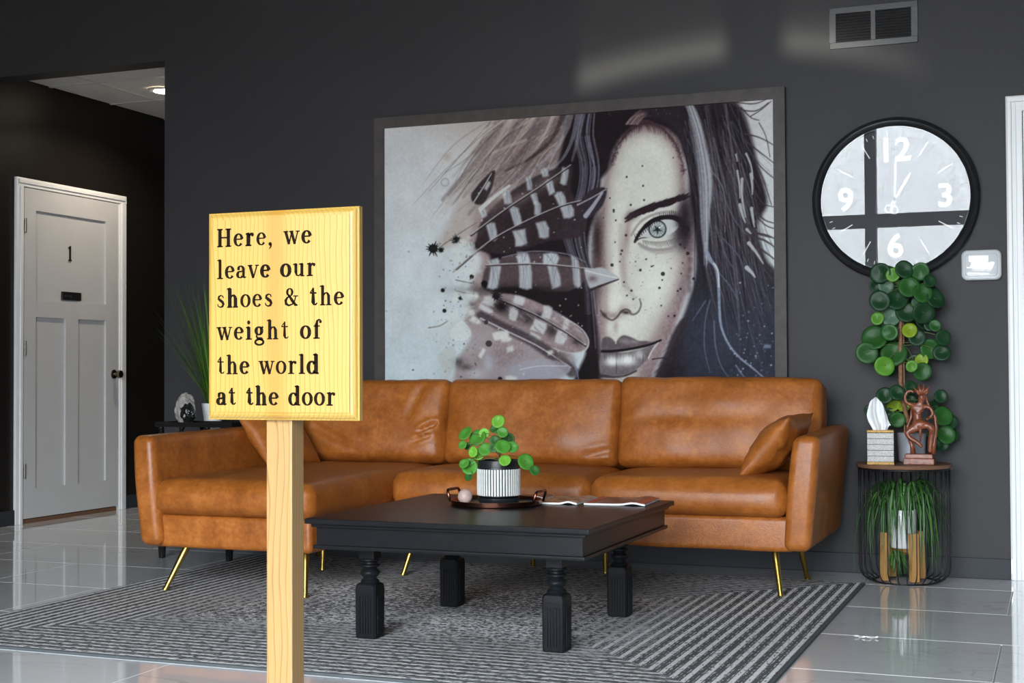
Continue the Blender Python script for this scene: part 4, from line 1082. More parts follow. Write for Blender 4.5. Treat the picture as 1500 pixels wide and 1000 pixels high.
# ================================================================== RUG
RX0, RX1, RY0, RY1 = -3.702, -0.778, 3.700, 6.070
rc = ((RX0+RX1)/2, (RY0+RY1)/2, 0)
rg = thing('area_rug', 'grey distressed rug with concentric pale stripes under the coffee table', 'rug', rc)
obj('pile', MB().box(RX0+0.012, RX1-0.012, RY0+0.012, RY1-0.012, 0.0005, 0.011, 0.003), 'rug', rg)
bd = MB().box(RX0, RX1, RY0, RY0+0.012, 0.0005, 0.009).box(RX0, RX1, RY1-0.012, RY1, 0.0005, 0.009)
bd.box(RX0, RX0+0.012, RY0+0.012, RY1-0.012, 0.0005, 0.009).box(RX1-0.012, RX1, RY0+0.012, RY1-0.012, 0.0005, 0.009)
obj('binding', bd, 'rug_binding', rg)
RZ = 0.011

# ================================================================== SOFA
sf = thing('sectional_sofa', 'cognac leather sectional sofa with left chaise and brass legs', 'sofa', (-2.2, 5.7, 0))
def nz3(x, y, z, f, s=0.0): return noise.noise(Vector((x*f+s, y*f-s, z*f+s*0.7)))
def arm(side, y0, y1):
    hy, hz, hx = (y1-y0)/2, 0.228, 0.052
    c = ((-0.960 if side > 0 else -3.474), (y0+y1)/2, 0.200+hz)
    def fn(x, y, z):
        t = (z+hz)/(2*hz)
        x += side*(0.042*t**1.5) + side*0.008*math.sin(t*PI)*(1 if x*side > 0 else 0.3)
        zf = (y+hy)/(2*hy)
        if t > 0.5: z += (0.010*zf - 0.006*(1-zf))*(t-0.5)*2
        y += -0.012*math.sin(t*PI)*(1-zf)
        x += 0.004*nz3(x, y, z, 6, 3+side)
        return (x, y, z)
    return MB().rbox((hx, hy, hz), 0.033, 0.035, 5, fn, c)
obj('armrest', arm(1, 5.470, 6.300), 'leather', sf, True)
obj('armrest', arm(-1, 4.805, 6.300), 'leather', sf, True)
def soft(h, r, step, c, seed, amp=0.004, fr=5):
    def fn(x, y, z):
        n = amp*nz3(x, y, z, fr, seed)
        return (x+n, y+n, z+n*0.6)
    return MB().rbox(h, r, step, 4, fn, c)
# upholstered base: chaise and main run
obj('base', soft((0.372, 0.42, 0.068), 0.022, 0.04, (-3.113, 5.255, 0.262), 2), 'leather', sf, True)
obj('base', soft((0.895, 0.395, 0.068), 0.022, 0.04, (-1.868, 5.900, 0.262), 4), 'leather', sf, True)
obj('back_frame', soft((1.255, 0.055, 0.26), 0.035, 0.06, (-2.217, 6.240, 0.46), 6), 'leather', sf, True)
def seat(x0, x1, y0, y1, z0, z1, seed, bulge=0.030):
    h = ((x1-x0)/2, (y1-y0)/2, (z1-z0)/2); c = ((x0+x1)/2, (y0+y1)/2, (z0+z1)/2)
    def fn(x, y, z):
        u, v, w = x/h[0], y/h[1], z/h[2]
        e = max(0.0, (1-u**4)*(1-v**4))
        if z > 0: z += bulge*math.sqrt(e)*w
        fy = max(0.0, (1-w*w))*(1-u**6)
        if v < 0: y -= 0.026*fy*(-v)
        x += math.copysign(0.012*max(0, 1-w*w)*max(0, 1-v**4), u)*abs(u)
        n = nz3(x, y, z*0.3, 3.2, seed)*0.010 + nz3(x, y, z, 9, seed)*0.003
        if z > -h[2]*0.5: z += n*e
        return (x, y, z)
    return MB().rbox(h, min(0.045, h[2]*0.75), 0.022, 5, fn, c)
obj('seat_cushion', seat(-3.462, -2.722, 4.805, 6.05, 0.328, 0.462, 1.0), 'leather', sf, True)
obj('seat_cushion', seat(-2.712, -1.812, 5.475, 6.05, 0.328, 0.462, 5.0), 'leather', sf, True)
obj('seat_cushion', seat(-1.806, -1.000, 5.475, 6.05, 0.328, 0.462, 9.0), 'leather', sf, True)
def seg_d(px, pz, a, b):
    dx, dz = b[0]-a[0], b[1]-a[1]; t = max(0, min(1, ((px-a[0])*dx+(pz-a[1])*dz)/(dx*dx+dz*dz)))
    return math.hypot(px-a[0]-t*dx, pz-a[1]-t*dz), t
def back_cushion(x0, x1, z0, z1, seed, creases=(), skew=0.0):
    h = ((x1-x0)/2, 0.092, (z1-z0)/2); cx, cz = (x0+x1)/2, (z0+z1)/2
    def fn(x, y, z):
        u, v, w = x/h[0], y/h[1], z/h[2]
        e = max(0.0, (1-u**4)*(1-w**4))
        wx, wz = x+cx, z+cz
        if y < 0:
            y -= (0.055*math.sqrt(e)*(1-0.35*w) )*(-v)
            y += 0.018*nz3(x, 0, z, 3.0, seed)*e + 0.005*nz3(x, 0, z, 8, seed+3)*e
            for a, b, dep, wd in creases:
                d, t = seg_d(wx, wz, a, b); tap = math.sin(PI*min(1, 0.15+t*0.85))**0.5
                y += dep*tap*math.exp(-(d/wd)**2) - 0.55*dep*tap*math.exp(-((d-2.2*wd)/(1.3*wd))**2)
        z += (0.010*nz3(x, 0, 0, 4, seed+1) + 0.004*nz3(x, 0, 0, 14, seed+2))*(1 if w > 0.5 else 0.2)
        z += -0.006*(u**10)*(1 if w > 0 else -0.6)
        x += 0.010*nz3(0, 0, z, 5, seed+5)*abs(u)
        x += skew*w*u*0.02
        return (x, y, z)
    mb = MB().rbox(h, 0.036, 0.013, 5, fn)
    mb.xf(Matrix.Translation((cx, 6.085, cz)) @ Matrix.Rotation(math.radians(-11), 4, 'X'))
    return mb
cr1 = [((-2.715,0.640),(-2.800,0.595),0.030,0.009), ((-2.735,0.585),(-2.83,0.548),0.018,0.008), ((-3.34,0.62),(-3.10,0.515),0.012,0.018), ((-2.80,0.82),(-2.86,0.66),0.007,0.02)]
obj('back_cushion', back_cushion(-3.455, -2.676, 0.462, 0.862, 2.0, cr1), 'leather', sf, True)
obj('back_cushion', back_cushion(-2.680, -1.832, 0.462, 0.864, 6.0, [((-1.86,0.53),(-1.98,0.50),0.010,0.012)]), 'leather', sf, True)
obj('back_cushion', back_cushion(-1.838, -0.945, 0.462, 0.872, 11.0, [((-1.7,0.68),(-1.15,0.69),0.006,0.03)]), 'leather', sf, True)
def sofa_leg(foot, top, z):
    p0, p1 = Vector((foot[0], foot[1], z)), Vector((top[0], top[1], 0.205))
    q = p0 + (p1-p0)*0.04
    mb = MB().tube([p0, q], [0.0135, 0.0135], 12).tube([q, p1], [0.0105, 0.0155], 12)
    obj('leg', mb, 'gold', sf, 40)
for foot, top, z in [((-3.452,4.880),(-3.385,4.955),RZ), ((-2.800,4.893),(-2.835,4.960),RZ), ((-2.708,5.590),(-2.668,5.66),RZ), ((-1.040,5.570),(-1.078,5.640),RZ),
                     ((-1.028,6.130),(-1.062,6.075),0.0), ((-3.131,5.628),(-3.131,5.64),RZ), ((-1.886,5.950),(-1.886,5.94),RZ), ((-3.44,6.14),(-3.40,6.09),0.0), ((-2.30,6.14),(-2.30,6.11),0.0)]:
    sofa_leg(foot, top, z)

# ---- loose pillows on the sofa
def pillow(w, h, t, seed):
    n = 26; vs = []; fs = []
    for sgn in (1, -1):
        k = len(vs)
        for i in range(n+1):
            for j in range(n+1):
                u, v = -1+2*i/n, -1+2*j/n
                e = max(0, (1-abs(u)**2.4)*(1-abs(v)**2.4))**0.62
                pin = 1-0.07*(1-abs(v)**2)*abs(u)**3; pin2 = 1-0.07*(1-abs(u)**2)*abs(v)**3
                zz = sgn*(t*e*(1+0.18*nz3(u, v, sgn, 2.2, seed)) )
                vs.append((u*w/2*pin, v*h/2*pin2, zz+0.006*nz3(u, v, 0, 5, seed)*e))
        for i in range(n):
            for j in range(n):
                q = (k+i*(n+1)+j, k+(i+1)*(n+1)+j, k+(i+1)*(n+1)+j+1, k+i*(n+1)+j+1); fs.append(q if sgn > 0 else q[::-1])
    return MB().add(vs, fs)
def place_pillow(centre, ax_u, ax_v, w, h, t, seed, label):
    u = Vector(ax_u).normalized(); v = Vector(ax_v); v = (v-u*v.dot(u)).normalized(); nrm = u.cross(v)
    Mt = Matrix((u, v, nrm)).transposed().to_4x4(); Mt.translation = centre
    o = obj('throw_pillow', pillow(w, h, t, seed).xf(Mt), 'leather', None, True, org=(centre[0], centre[1], 0.49))
    bmx = bmesh.new(); bmx.from_mesh(o.data); bmesh.ops.remove_doubles(bmx, verts=bmx.verts, dist=0.0005); bmx.to_mesh(o.data); bmx.free()
    tag(o, label, 'pillow', 'leather throw pillows on the sofa')
place_pillow((-1.085, 5.735, 0.602), (0.10, 1, 0.02), (0.205, 0, 0.235), 0.36, 0.33, 0.068, 1.0, 'brown leather throw pillow leaning on the right armrest')
place_pillow((-3.375, 5.66, 0.605), (0.12, 1, 0.0), (-0.19, 0, 0.235), 0.40, 0.33, 0.068, 4.0, 'brown leather throw pillow leaning on the left armrest behind the sign post')

# ================================================================== COFFEE TABLE
TX0, TX1, TY0, TY1, TZT = -2.335, -1.345, 4.075, 5.095, 0.4225
ct = thing('coffee_table', 'square black wooden coffee table with turned legs on the rug', 'table', ((TX0+TX1)/2, (TY0+TY1)/2, RZ))
def ring_box(i, z0, z1, c): return MB().box(TX0+i, TX1-i, TY0+i, TY1-i, z0, z1, c)
tp = obj('tabletop', ring_box(0, 0.4045, TZT, 0.004), 'table', ct)
obj('moulding', ring_box(0.016, 0.393, 0.4046, 0.004), 'table', ct)
obj('apron', ring_box(0.030, 0.334, 0.3932, 0.001), 'table', ct)
obj('moulding', ring_box(0.020, 0.321, 0.3342, 0.005), 'table', ct)
def table_leg(cx, cy):
    mb = MB(); a = 0.0375
    # lower block with arched chamfered shoulders
    zs = [(0.0, a-0.002), (0.004, a), (0.160, a+0.001), (0.172, a), (0.179, a-0.001), (0.1835, a-0.005)]
    vs = []; fs = []
    ch = [0.006, 0.006, 0.006, 0.006, 0.009, 0.012]
    for (z, q), c in zip(zs, ch):
        c = min(c, q*0.58)
        pts = [(-q+c,-q),(q-c,-q),(q,-q+c),(q,q-c),(q-c,q),(-q+c,q),(-q,q-c),(-q,-q+c)]
        vs += [(cx+x, cy+y, RZ+z) for x, y in pts]
    for i in range(len(zs)-1):
        for j in range(8): fs.append((i*8+j, i*8+(j+1)%8, (i+1)*8+(j+1)%8, (i+1)*8+j))
    fs.append(tuple(range(7,-1,-1))); fs.append(tuple((len(zs)-1)*8+j for j in range(8)))
    mb.add(vs, fs)
    for k in range(5):                                   # flutes on the four faces
        o = -0.020+k*0.010
        for (x0,x1,y0,y1) in [(cx+o-0.0028,cx+o+0.0028,cy-a-0.0035,cy-a+0.002),(cx+o-0.0028,cx+o+0.0028,cy+a-0.002,cy+a+0.0035),
                              (cx-a-0.0035,cx-a+0.002,cy+o-0.0028,cy+o+0.0028),(cx+a-0.002,cx+a+0.0035,cy+o-0.0028,cy+o+0.0028)]:
            mb.box(x0, x1, y0, y1, RZ+0.018, RZ+0.142)
    leg = obj('leg', mb, 'table_leg', ct)
    pr = [(0.020,0.178),(0.0255,0.186),(0.027,0.191),(0.024,0.197),(0.0185,0.201),(0.0185,0.206),(0.026,0.214),(0.0285,0.221),(0.026,0.228),(0.019,0.233),(0.021,0.238),(0.0275,0.243),(0.0275,0.248),(0.020,0.252),(0.019,0.257),(0.0265,0.262),(0.0265,0.268),(0.020,0.273)]
    obj('turning', MB().lathe([(max(r*1.2, 0.0235), z) for r, z in pr], (cx, cy, RZ-0.003), 24), 'table_leg', leg, 50)
    obj('leg_block', MB().box(cx-0.028, cx+0.028, cy-0.028, cy+0.028, RZ+0.266, 0.3215, 0.002), 'table_leg', leg)
for cx in (-2.182, -1.512):
    for cy in (4.250, 4.940): table_leg(cx, cy)

# ---- tray, pot plant and stone on the table
tc = (-1.915, 4.735)
tr = thing('serving_tray', 'round dark copper tray with two handles on the coffee table', 'tray', (tc[0], tc[1], TZT))
obj('tray_body', MB().lathe([(0.0,0.0005),(0.158,0.0005),(0.165,0.004),(0.168,0.020),(0.165,0.020),(0.161,0.0065),(0.0,0.0065)], (*tc, TZT), 56), 'copper', tr, 40)
obj('enamel', MB().lathe([(0.0,0.0066),(0.159,0.0066),(0.159,0.0072),(0.0,0.0072)], (*tc, TZT), 48), 'teal', tr)
for sg, mt in ((-1, 'copper'), (1, 'copper')):
    cxh = tc[0]+sg*0.155
    p = [(cxh+sg*0.006, tc[1]-0.052, TZT+0.012), (cxh+sg*0.016, tc[1]-0.052, TZT+0.045), (cxh+sg*0.018, tc[1]-0.044, TZT+0.053), (cxh+sg*0.018, tc[1]+0.044, TZT+0.053), (cxh+sg*0.016, tc[1]+0.052, TZT+0.045), (cxh+sg*0.006, tc[1]+0.052, TZT+0.012)]
    obj('handle', MB().tube(p, 0.0052, 8), mt, tr, True)
zt = TZT+0.0072
st = obj('stone_ball', MB().lathe([(0.0,0.0)]+[(0.0265*math.sin(a), 0.0265-0.0265*math.cos(a)) for a in [k*PI/14 for k in range(1,14)]]+[(0.0,0.053)], (-2.005, 4.655, zt), 24), 'pink_stone', None, True, org=(-2.005, 4.655, zt))
tag(st, 'small pinkish polished stone ball on the copper tray', 'stone')

pc = (-1.918, 4.765)
pp = thing('potted_plant', 'round leaved green plant in a striped pot on the copper tray', 'plant', (*pc, zt))
obj('saucer', MB().lathe([(0.0,0.0),(0.070,0.0),(0.076,0.006),(0.077,0.017),(0.060,0.018),(0.0,0.018)], (*pc, zt), 40), 'black_glaze', pp, 40)
pot = obj('pot', MB().lathe([(0.0,0.0182),(0.070,0.0182),(0.0775,0.024),(0.078,0.130),(0.0765,0.1305),(0.0765,0.152),(0.0735,0.154),(0.070,0.152),(0.070,0.138),(0.0,0.138)], (*pc, zt), 48), 'black_glaze', pp, 40)
rib = MB()
rib.box(0.0765, 0.0800, -0.0034, 0.0034, 0.026, 0.122, 0.0012)
rib_me = obj('rib', rib, 'cream_stripe', pp); rib_data = rib_me.data
for v in rib_data.vertices: v.co += Vector(ORG[pp.name])
bpy.data.objects.remove(rib_me)
NR = 46
for k in range(NR):
    inst('rib', rib_data, pp, Matrix.Translation((*pc, zt)) @ Matrix.Rotation(2*PI*k/NR, 4, 'Z'))
obj('soil', MB().lathe([(0.0,0.1395),(0.0695,0.1395),(0.0695,0.1405),(0.05,0.143),(0.0,0.145)], (*pc, zt), 24), 'soil', pp)

LEAF = {}
def leaf_data(key):
    """slightly cupped round leaf of radius 1, facing +z"""
    if key in LEAF: return LEAF[key]
    me = bpy.data.meshes.new('leaf'); n = 18
    vs = [(0, 0, -0.16)]; rings = [(0.3, -0.10), (0.62, 0.0), (0.88, 0.05), (1.0, 0.0)]
    for r, z in rings:
        for j in range(n):
            a = 2*PI*j/n; vs.append((r*math.cos(a)*0.97, r*math.sin(a)*1.03, z+0.05*r*math.sin(2*a)))
    fs = [(0, 1+j, 1+(j+1) % n) for j in range(n)]
    for i in range(3):
        for j in range(n): fs.append((1+i*n+j, 1+(i+1)*n+j, 1+(i+1)*n+(j+1) % n, 1+i*n+(j+1) % n))
    m = len(vs)
    vs += [(x, y, z-0.035) for x, y, z in vs]
    fs += [tuple(q+m for q in f[::-1]) for f in fs]
    for j in range(n):
        a, b = 1+3*n+j, 1+3*n+(j+1) % n; fs.append((a, a+m, b+m, b))
    me.from_pydata(vs, [], fs); me.update()
    for p in me.polygons: p.use_smooth = True
    me.materials.append(M[key]); LEAF[key] = me; return me
rl = random.Random(11)
def leaf_matrix(P, r, nrm):
    nrm = Vector(nrm).normalized(); q = nrm.to_track_quat('Z', 'Y')
    return Matrix.Translation(P) @ q.to_matrix().to_4x4() @ Matrix.Rotation(rl.uniform(0, 6.28), 4, 'Z') @ Matrix.Scale(r, 4)
def curve_pts(a, b, sag, n=6):
    a, b = Vector(a), Vector(b); return [a+(b-a)*t + Vector((0, 0, sag*math.sin(PI*t))) for t in [k/n for k in range(n+1)]]
SMALL=[(-1.909,4.738,0.725,0.019,'l'),(-1.886,4.723,0.686,0.016,'m'),(-1.935,4.765,0.696,0.013,'d'),(-1.978,4.770,0.679,0.015,'l'),(-2.002,4.763,0.663,0.027,'m'),(-2.050,4.763,0.679,0.022,'m'),(-2.045,4.725,0.638,0.013,'m'),(-2.040,4.760,0.631,0.011,'d'),(-2.002,4.721,0.613,0.015,'l'),(-1.990,4.749,0.604,0.018,'l'),(-1.953,4.719,0.624,0.019,'m'),(-1.920,4.733,0.655,0.015,'d'),(-1.870,4.687,0.637,0.022,'m'),(-1.843,4.709,0.634,0.017,'m'),(-1.894,4.797,0.657,0.019,'d'),(-1.863,4.688,0.587,0.017,'l'),(-1.811,4.763,0.578,0.024,'m'),(-1.775,4.758,0.548,0.015,'d'),(-2.024,4.740,0.558,0.024,'m'),(-2.037,4.720,0.570,0.015,'m'),(-2.024,4.735,0.525,0.015,'d'),(-1.906,4.688,0.630,0.013,'d')]
stm = MB().tube([(pc[0],pc[1],zt+0.135),(pc[0]+0.005,pc[1],zt+0.19),(pc[0]+0.004,pc[1]-0.01,zt+0.24)], [0.0045,0.004,0.003], 8)
obj('stem', stm, 'stem', pp, True)
pt = MB()
for (x, y, z, r, s) in SMALL:
    z0 = zt+0.15+0.06*min(1, max(0, (z-0.55)/0.15))
    pt.tube(curve_pts((pc[0]+0.003, pc[1]-0.003, z0), (x, y+0.003, z), 0.015), 0.0014, 5)
    o = inst('leaf', leaf_data({'l':'leaf_bl','m':'leaf_b','d':'leaf_bd'}[s]), pp, leaf_matrix((x, y, z), r*1.32, (0.25+(x-pc[0])*3+rl.uniform(-.25,.25), -1, 0.35+rl.uniform(-.3,.4))))
obj('petioles', pt, 'petiole', pp, True, kind='stuff')

# ---- magazines
def magazine(corner, ang, w, d, cover, label, border=None):
    """spine side at +x, pages at the front edge; slight roll near the spine"""
    n = 14; prof = []
    for k in range(n+1):
        t = k/n; prof.append((w*t, 0.0065+0.007*math.exp(-((t-0.80)/0.13)**2)))
    mt = thing('magazine', label, 'magazine', (corner[0], corner[1], TZT), 'magazines on the coffee table')
    R_ = Matrix.Translation((corner[0], corner[1], TZT)) @ Matrix.Rotation(ang, 4, 'Z')
    pg = MB()
    top = [(x, z) for x, z in prof]; bot = [(x, max(0.0006, z-0.0060)) for x, z in prof]
    poly = top + bot[::-1]
    m = len(poly)
    vs = [(x, 0, z) for x, z in poly]+[(x, d, z) for x, z in poly]
    fs = [(i, (i+1) % m, m+(i+1) % m, m+i) for i in range(m)]
    for i in range(n): fs.append((i, m-1-i, m-2-i, i+1)); fs.append((m+i, m+i+1, m+m-2-i, m+m-1-i))
    obj('pages', pg.add(vs, fs).xf(R_), 'paper', mt)
    cv = MB(); vs = []; fs = []
    for yv in (-0.001, d+0.001):
        vs += [(x, yv, z+0.0003) for x, z in prof]+[(x, yv, z+0.0012) for x, z in prof]
    a = n+1
    for i in range(n):
        fs += [(i, i+1, 2*a+i+1, 2*a+i)[::-1], (a+i, a+i+1, 3*a+i+1, 3*a+i), (i, i+1, a+i+1, a+i), (2*a+i, 2*a+i+1, 3*a+i+1, 3*a+i)[::-1]]
    fs += [(0, a, 3*a, 2*a), (n, 2*a+n, 3*a+n, a+n)]
    cvo = obj('cover', cv.add(vs, fs).xf(R_), cover, mt)
    if border:
        for (t0, t1) in ((0, 2), (n-2, n)):
            bb = MB(); vs = []; fs = []
            for i in range(t0, t1):
                k = len(vs); x0, z0_ = prof[i]; x1, z1_ = prof[i+1]
                vs += [(x0,0,z0_+0.0013),(x1,0,z1_+0.0013),(x1,d,z1_+0.0013),(x0,d,z0_+0.0013),(x0,0,z0_+0.0017),(x1,0,z1_+0.0017),(x1,d,z1_+0.0017),(x0,d,z0_+0.0017)]
                fs += [tuple(k+q for q in f) for f in [(4,5,6,7),(0,3,2,1),(0,1,5,4),(1,2,6,5),(2,3,7,6),(3,0,4,7)]]
            obj('border', bb.add(vs, fs).xf(R_), border, cvo)
magazine((-1.795, 4.800), 0.02, 0.165, 0.255, 'cover_beige', 'beige covered magazine lying between the tray and the red edged magazine')
magazine((-1.610, 4.822), 0.06, 0.225, 0.255, 'cover_purple', 'purple magazine with red edges near the right table corner', 'cover_red')
magazine((-1.965, 4.955), 0.03, 0.155, 0.12, 'cover_mauve', 'mauve magazine lying half behind the copper tray')

# ================================================================== WOODEN SIGN ON POST
SX0, SX1, SZA, SZB, SY = -1.661, -1.307, 0.806, 1.237, 2.490
scx = (SX0+SX1)/2
sg = thing('wooden_sign', 'varnished pine sign on a post with burnt in lettering about shoes', 'sign', (scx, SY+0.05, 0))
def routed(x0, x1, z0, z1, yf):
    prof = [(0.0, 0.026), (0.0, 0.013), (0.004, 0.0105), (0.004, 0.0085), (0.007, 0.0055), (0.011, 0.0030), (0.016, 0.0022), (0.016, 0.0)]
    vs = []; fs = []
    for i, dd in prof:
        vs += [(x0+i, yf+dd, z0+i), (x1-i, yf+dd, z0+i), (x1-i, yf+dd, z1-i), (x0+i, yf+dd, z1-i)]
    for k in range(len(prof)-1):
        for j in range(4): fs.append((k*4+j, k*4+(j+1) % 4, (k+1)*4+(j+1) % 4, (k+1)*4+j))
    m = (len(prof)-1)*4; fs.append((m, m+1, m+2, m+3)); fs.append((3, 2, 1, 0))
    return MB().add(vs, fs)
bo = obj('board', routed(SX0, SX1, SZA, SZB, SY), 'pine_board', sg)
PYF = SY+0.0265
obj('post', MB().box(-1.531, -1.4705, PYF, PYF+0.049, 0.045, 1.10, 0.0025), 'pine_post', sg)
obj('foot', MB().box(-1.70, -1.30, PYF+0.002, PYF+0.047, 0.0, 0.045, 0.003), 'pine_post', sg)
obj('foot', MB().box(-1.526, -1.476, PYF-0.16, PYF+0.0015, 0.0, 0.045, 0.003).box(-1.526, -1.476, PYF+0.0475, PYF+0.20, 0.0, 0.045, 0.003), 'pine_post', sg)

T_, t_ = 0.225, 0.085
def arc(cx, cy, rx, ry, a0, a1, n=22, T=T_, t=t_):
    P, W = [], []
    for k in range(n+1):
        a = math.radians(a0+(a1-a0)*k/n); P.append((cx+rx*math.cos(a), cy+ry*math.sin(a))); W.append(t+(T-t)*abs(math.cos(a))**1.4)
    return (P, W)
def ln(a, b, w=T_): return ([a, b], [w, w])
def ser(x, y, l=0.24): return ([(x-l, y), (x+l, y)], [0.085, 0.085])
def dot(x, y, r=0.12): return ([(x-r*0.95, y), (x-r*.5, y), (x, y), (x+r*.5, y), (x+r*0.95, y)], [r*.7, r*1.7, r*2, r*1.7, r*.7])
def flag(x, y): return ([(x-0.24, y-0.03), (x+0.05, y+0.0)], [0.07, 0.14])
GL = {
 'H': ([ln((.27,0),(.27,1.4)), ln((1.03,0),(1.03,1.4)), ln((.27,.72),(1.03,.72),.09), ser(.27,.04), ser(1.03,.04), ser(.27,1.36), ser(1.03,1.36)], 1.32),
 'e': ([arc(.44,.5,.31,.455,8,322), ([(.16,.55),(.76,.55)],[.085,.085])], .86),
 'r': ([ln((.28,0),(.28,.97)), ser(.28,.04,.26), flag(.28,.95), ([(.32,.66),(.42,.88),(.58,.95)],[.08,.13,.12]), dot(.64,.86,.115)], .80),
 ',': ([dot(.18,.08,.14), ([(.24,.06),(.24,-.12),(.1,-.30)],[.16,.11,.04])], .42),
 'w': ([([(.12,1),(.42,0)],[.22,.19]), ([(.42,0),(.66,.95)],[.085,.085]), ([(.62,1),(.92,0)],[.22,.19]), ([(.92,0),(1.18,.97)],[.085,.085]), ser(.14,.96,.2), ser(.62,.96,.18), ser(1.18,.96,.16)], 1.32),
 'l': ([ln((.28,0),(.28,1.48)), ser(.28,.04,.26), flag(.28,1.46)], .58),
 'a': ([arc(.36,.29,.23,.24,60,330), ([(.66,.12),(.66,.66)],[.2,.2]), arc(.42,.66,.24,.28,0,150), dot(.22,.74,.115), ([(.16+.24,.50),(.66,.62)],[.08,.08]), ([(.66,.14),(.76,.05),(.90,.10)],[.19,.12,.06])], .94),
 'v': ([([(.14,1),(.46,0)],[.22,.19]), ([(.46,0),(.78,.97)],[.085,.085]), ser(.16,.96,.2), ser(.78,.96,.17)], .94),
 'o': ([arc(.46,.5,.34,.46,0,360,30)], .92),
 'u': ([([(.28,.97),(.28,.30)],[T_,T_]), ([(.28,.34),(.36,.10),(.52,.05),(.74,.22)],[.20,.13,.09,.09]), ln((.80,0),(.80,.97)), flag(.28,.95), flag(.80,.95), ([(.80,.04),(1.02,.04)],[.085,.085])], 1.06),
 's': ([([(.66,.74),(.60,.90),(.42,.96),(.24,.86),(.22,.70),(.40,.56),(.58,.44),(.66,.28),(.58,.10),(.38,.04),(.20,.12),(.13,.30)],[.06,.08,.09,.15,.19,.21,.21,.19,.15,.09,.08,.05])], .80),
 'h': ([ln((.28,0),(.28,1.48)), flag(.28,1.46), ser(.28,.04,.22), ([(.34,.70),(.48,.92),(.66,.93),(.78,.74)],[.07,.10,.14,.20]), ([(.79,.76),(.80,0)],[.21,.21]), ser(.80,.04,.22)], 1.08),
 '&': ([arc(.56,1.06,.22,.27,-60,250,22,.17,.08), ([(.46,.86),(.74,.46),(1.06,.08),(1.24,.06)],[.14,.22,.20,.09]), ([(.68,.80),(.36,.66),(.20,.44),(.24,.18),(.48,.05),(.78,.14),(1.0,.44),(1.08,.74)],[.08,.13,.21,.21,.14,.10,.08,.06]), ser(1.06,.76,.2)], 1.34),
 't': ([([(.32,1.34),(.32,.22)],[.10,T_]), ([(.32,.26),(.40,.09),(.54,.08),(.66,.20)],[.20,.13,.09,.05]), ([(.06,.95),(.60,.95)],[.085,.085]), ([(.06,.95),(.30,1.28)],[.06,.05])], .70),
 'i': ([ln((.28,0),(.28,.97)), ser(.28,.04,.26), flag(.28,.95), dot(.28,1.32,.13)], .58),
 'g': ([arc(.42,.66,.25,.29,0,360,26,.2,.08), arc(.46,-.20,.36,.21,0,360,26,.12,.10), ([(.28,.42),(.20,.26),(.30,.10),(.62,.06),(.76,-.04)],[.07,.10,.13,.17,.14]), ([(.60,.86),(.80,.96)],[.07,.12])], .92),
 'f': ([([(.30,0),(.30,1.10)],[T_,T_]), ([(.30,1.05),(.36,1.34),(.52,1.44),(.64,1.38)],[.20,.15,.10,.10]), dot(.64,1.28,.11), ([(.06,.95),(.58,.95)],[.085,.085]), ser(.30,.04,.26)], .70),
 'd': ([arc(.42,.48,.30,.45,35,325,24), ln((.78,0),(.78,1.48)), flag(.78,1.46), ([(.78,.04),(1.0,.04)],[.085,.085]), ([(.60,.80),(.74,.88)],[.09,.09]), ([(.60,.14),(.74,.10)],[.09,.09])], 1.04),
}
def glyph_mesh(ch, sc, bold=1.0):
    mb = MB(); th = 0.0010
    for P, W in GL[ch][0]:
        n = len(P); L, R_ = [], []
        for i in range(n):
            a = P[max(0, i-1)]; b = P[min(n-1, i+1)]; dx, dy = b[0]-a[0], b[1]-a[1]; q = math.hypot(dx, dy) or 1
            nx, ny = -dy/q*W[i]/2*bold, dx/q*W[i]/2*bold
            L.append(((P[i][0]+nx)*sc, (P[i][1]+ny)*sc)); R_.append(((P[i][0]-nx)*sc, (P[i][1]-ny)*sc))
        vs = [(x, -th, z) for x, z in L]+[(x, -th, z) for x, z in R_]+[(x, 0, z) for x, z in L]+[(x, 0, z) for x, z in R_]
        fs = []
        for i in range(n-1):
            fs += [(i, i+1, n+i+1, n+i), (i, 2*n+i, 2*n+i+1, i+1), (n+i, n+i+1, 3*n+i+1, 3*n+i)]
        fs += [(0, n, 3*n, 2*n), (n-1, 3*n-1, 4*n-1, 2*n-1)]
        mb.add(vs, fs)
    return mb
GM = {}
XH_ = 0.0268
for text, x0, x1, zb in [('Here, we', -1.633, -1.409, 1.165), ('leave our', -1.633, -1.399, 1.0985), ('shoes & the', -1.635, -1.335, 1.0385), ('weight of', -1.632, -1.387, 0.9715), ('the world', -1.633, -1.392, 0.9005), ('at the door', -1.634, -1.354, 0.8365)]:
    adv = sum(GL[c][1]*XH_ if c != ' ' else 0.62*XH_ for c in text)
    gap = ((x1-x0)-adv)/(len(text)-1)
    x = x0
    for c in text:
        if c == ' ': x += 0.62*XH_+gap; continue
        bold = random.choice([1.05, 1.15, 1.25, 1.4])
        key = (c, bold)
        if key not in GM:
            me = bpy.data.meshes.new('letter'); g = glyph_mesh(c, XH_, bold)
            me.from_pydata(g.v, [], g.f); me.update(); me.materials.append(M['burnt']); GM[key] = me
        inst('letter', GM[key], bo, Matrix.Translation((x, SY, zb)))
        x += GL[c][1]*XH_+gap

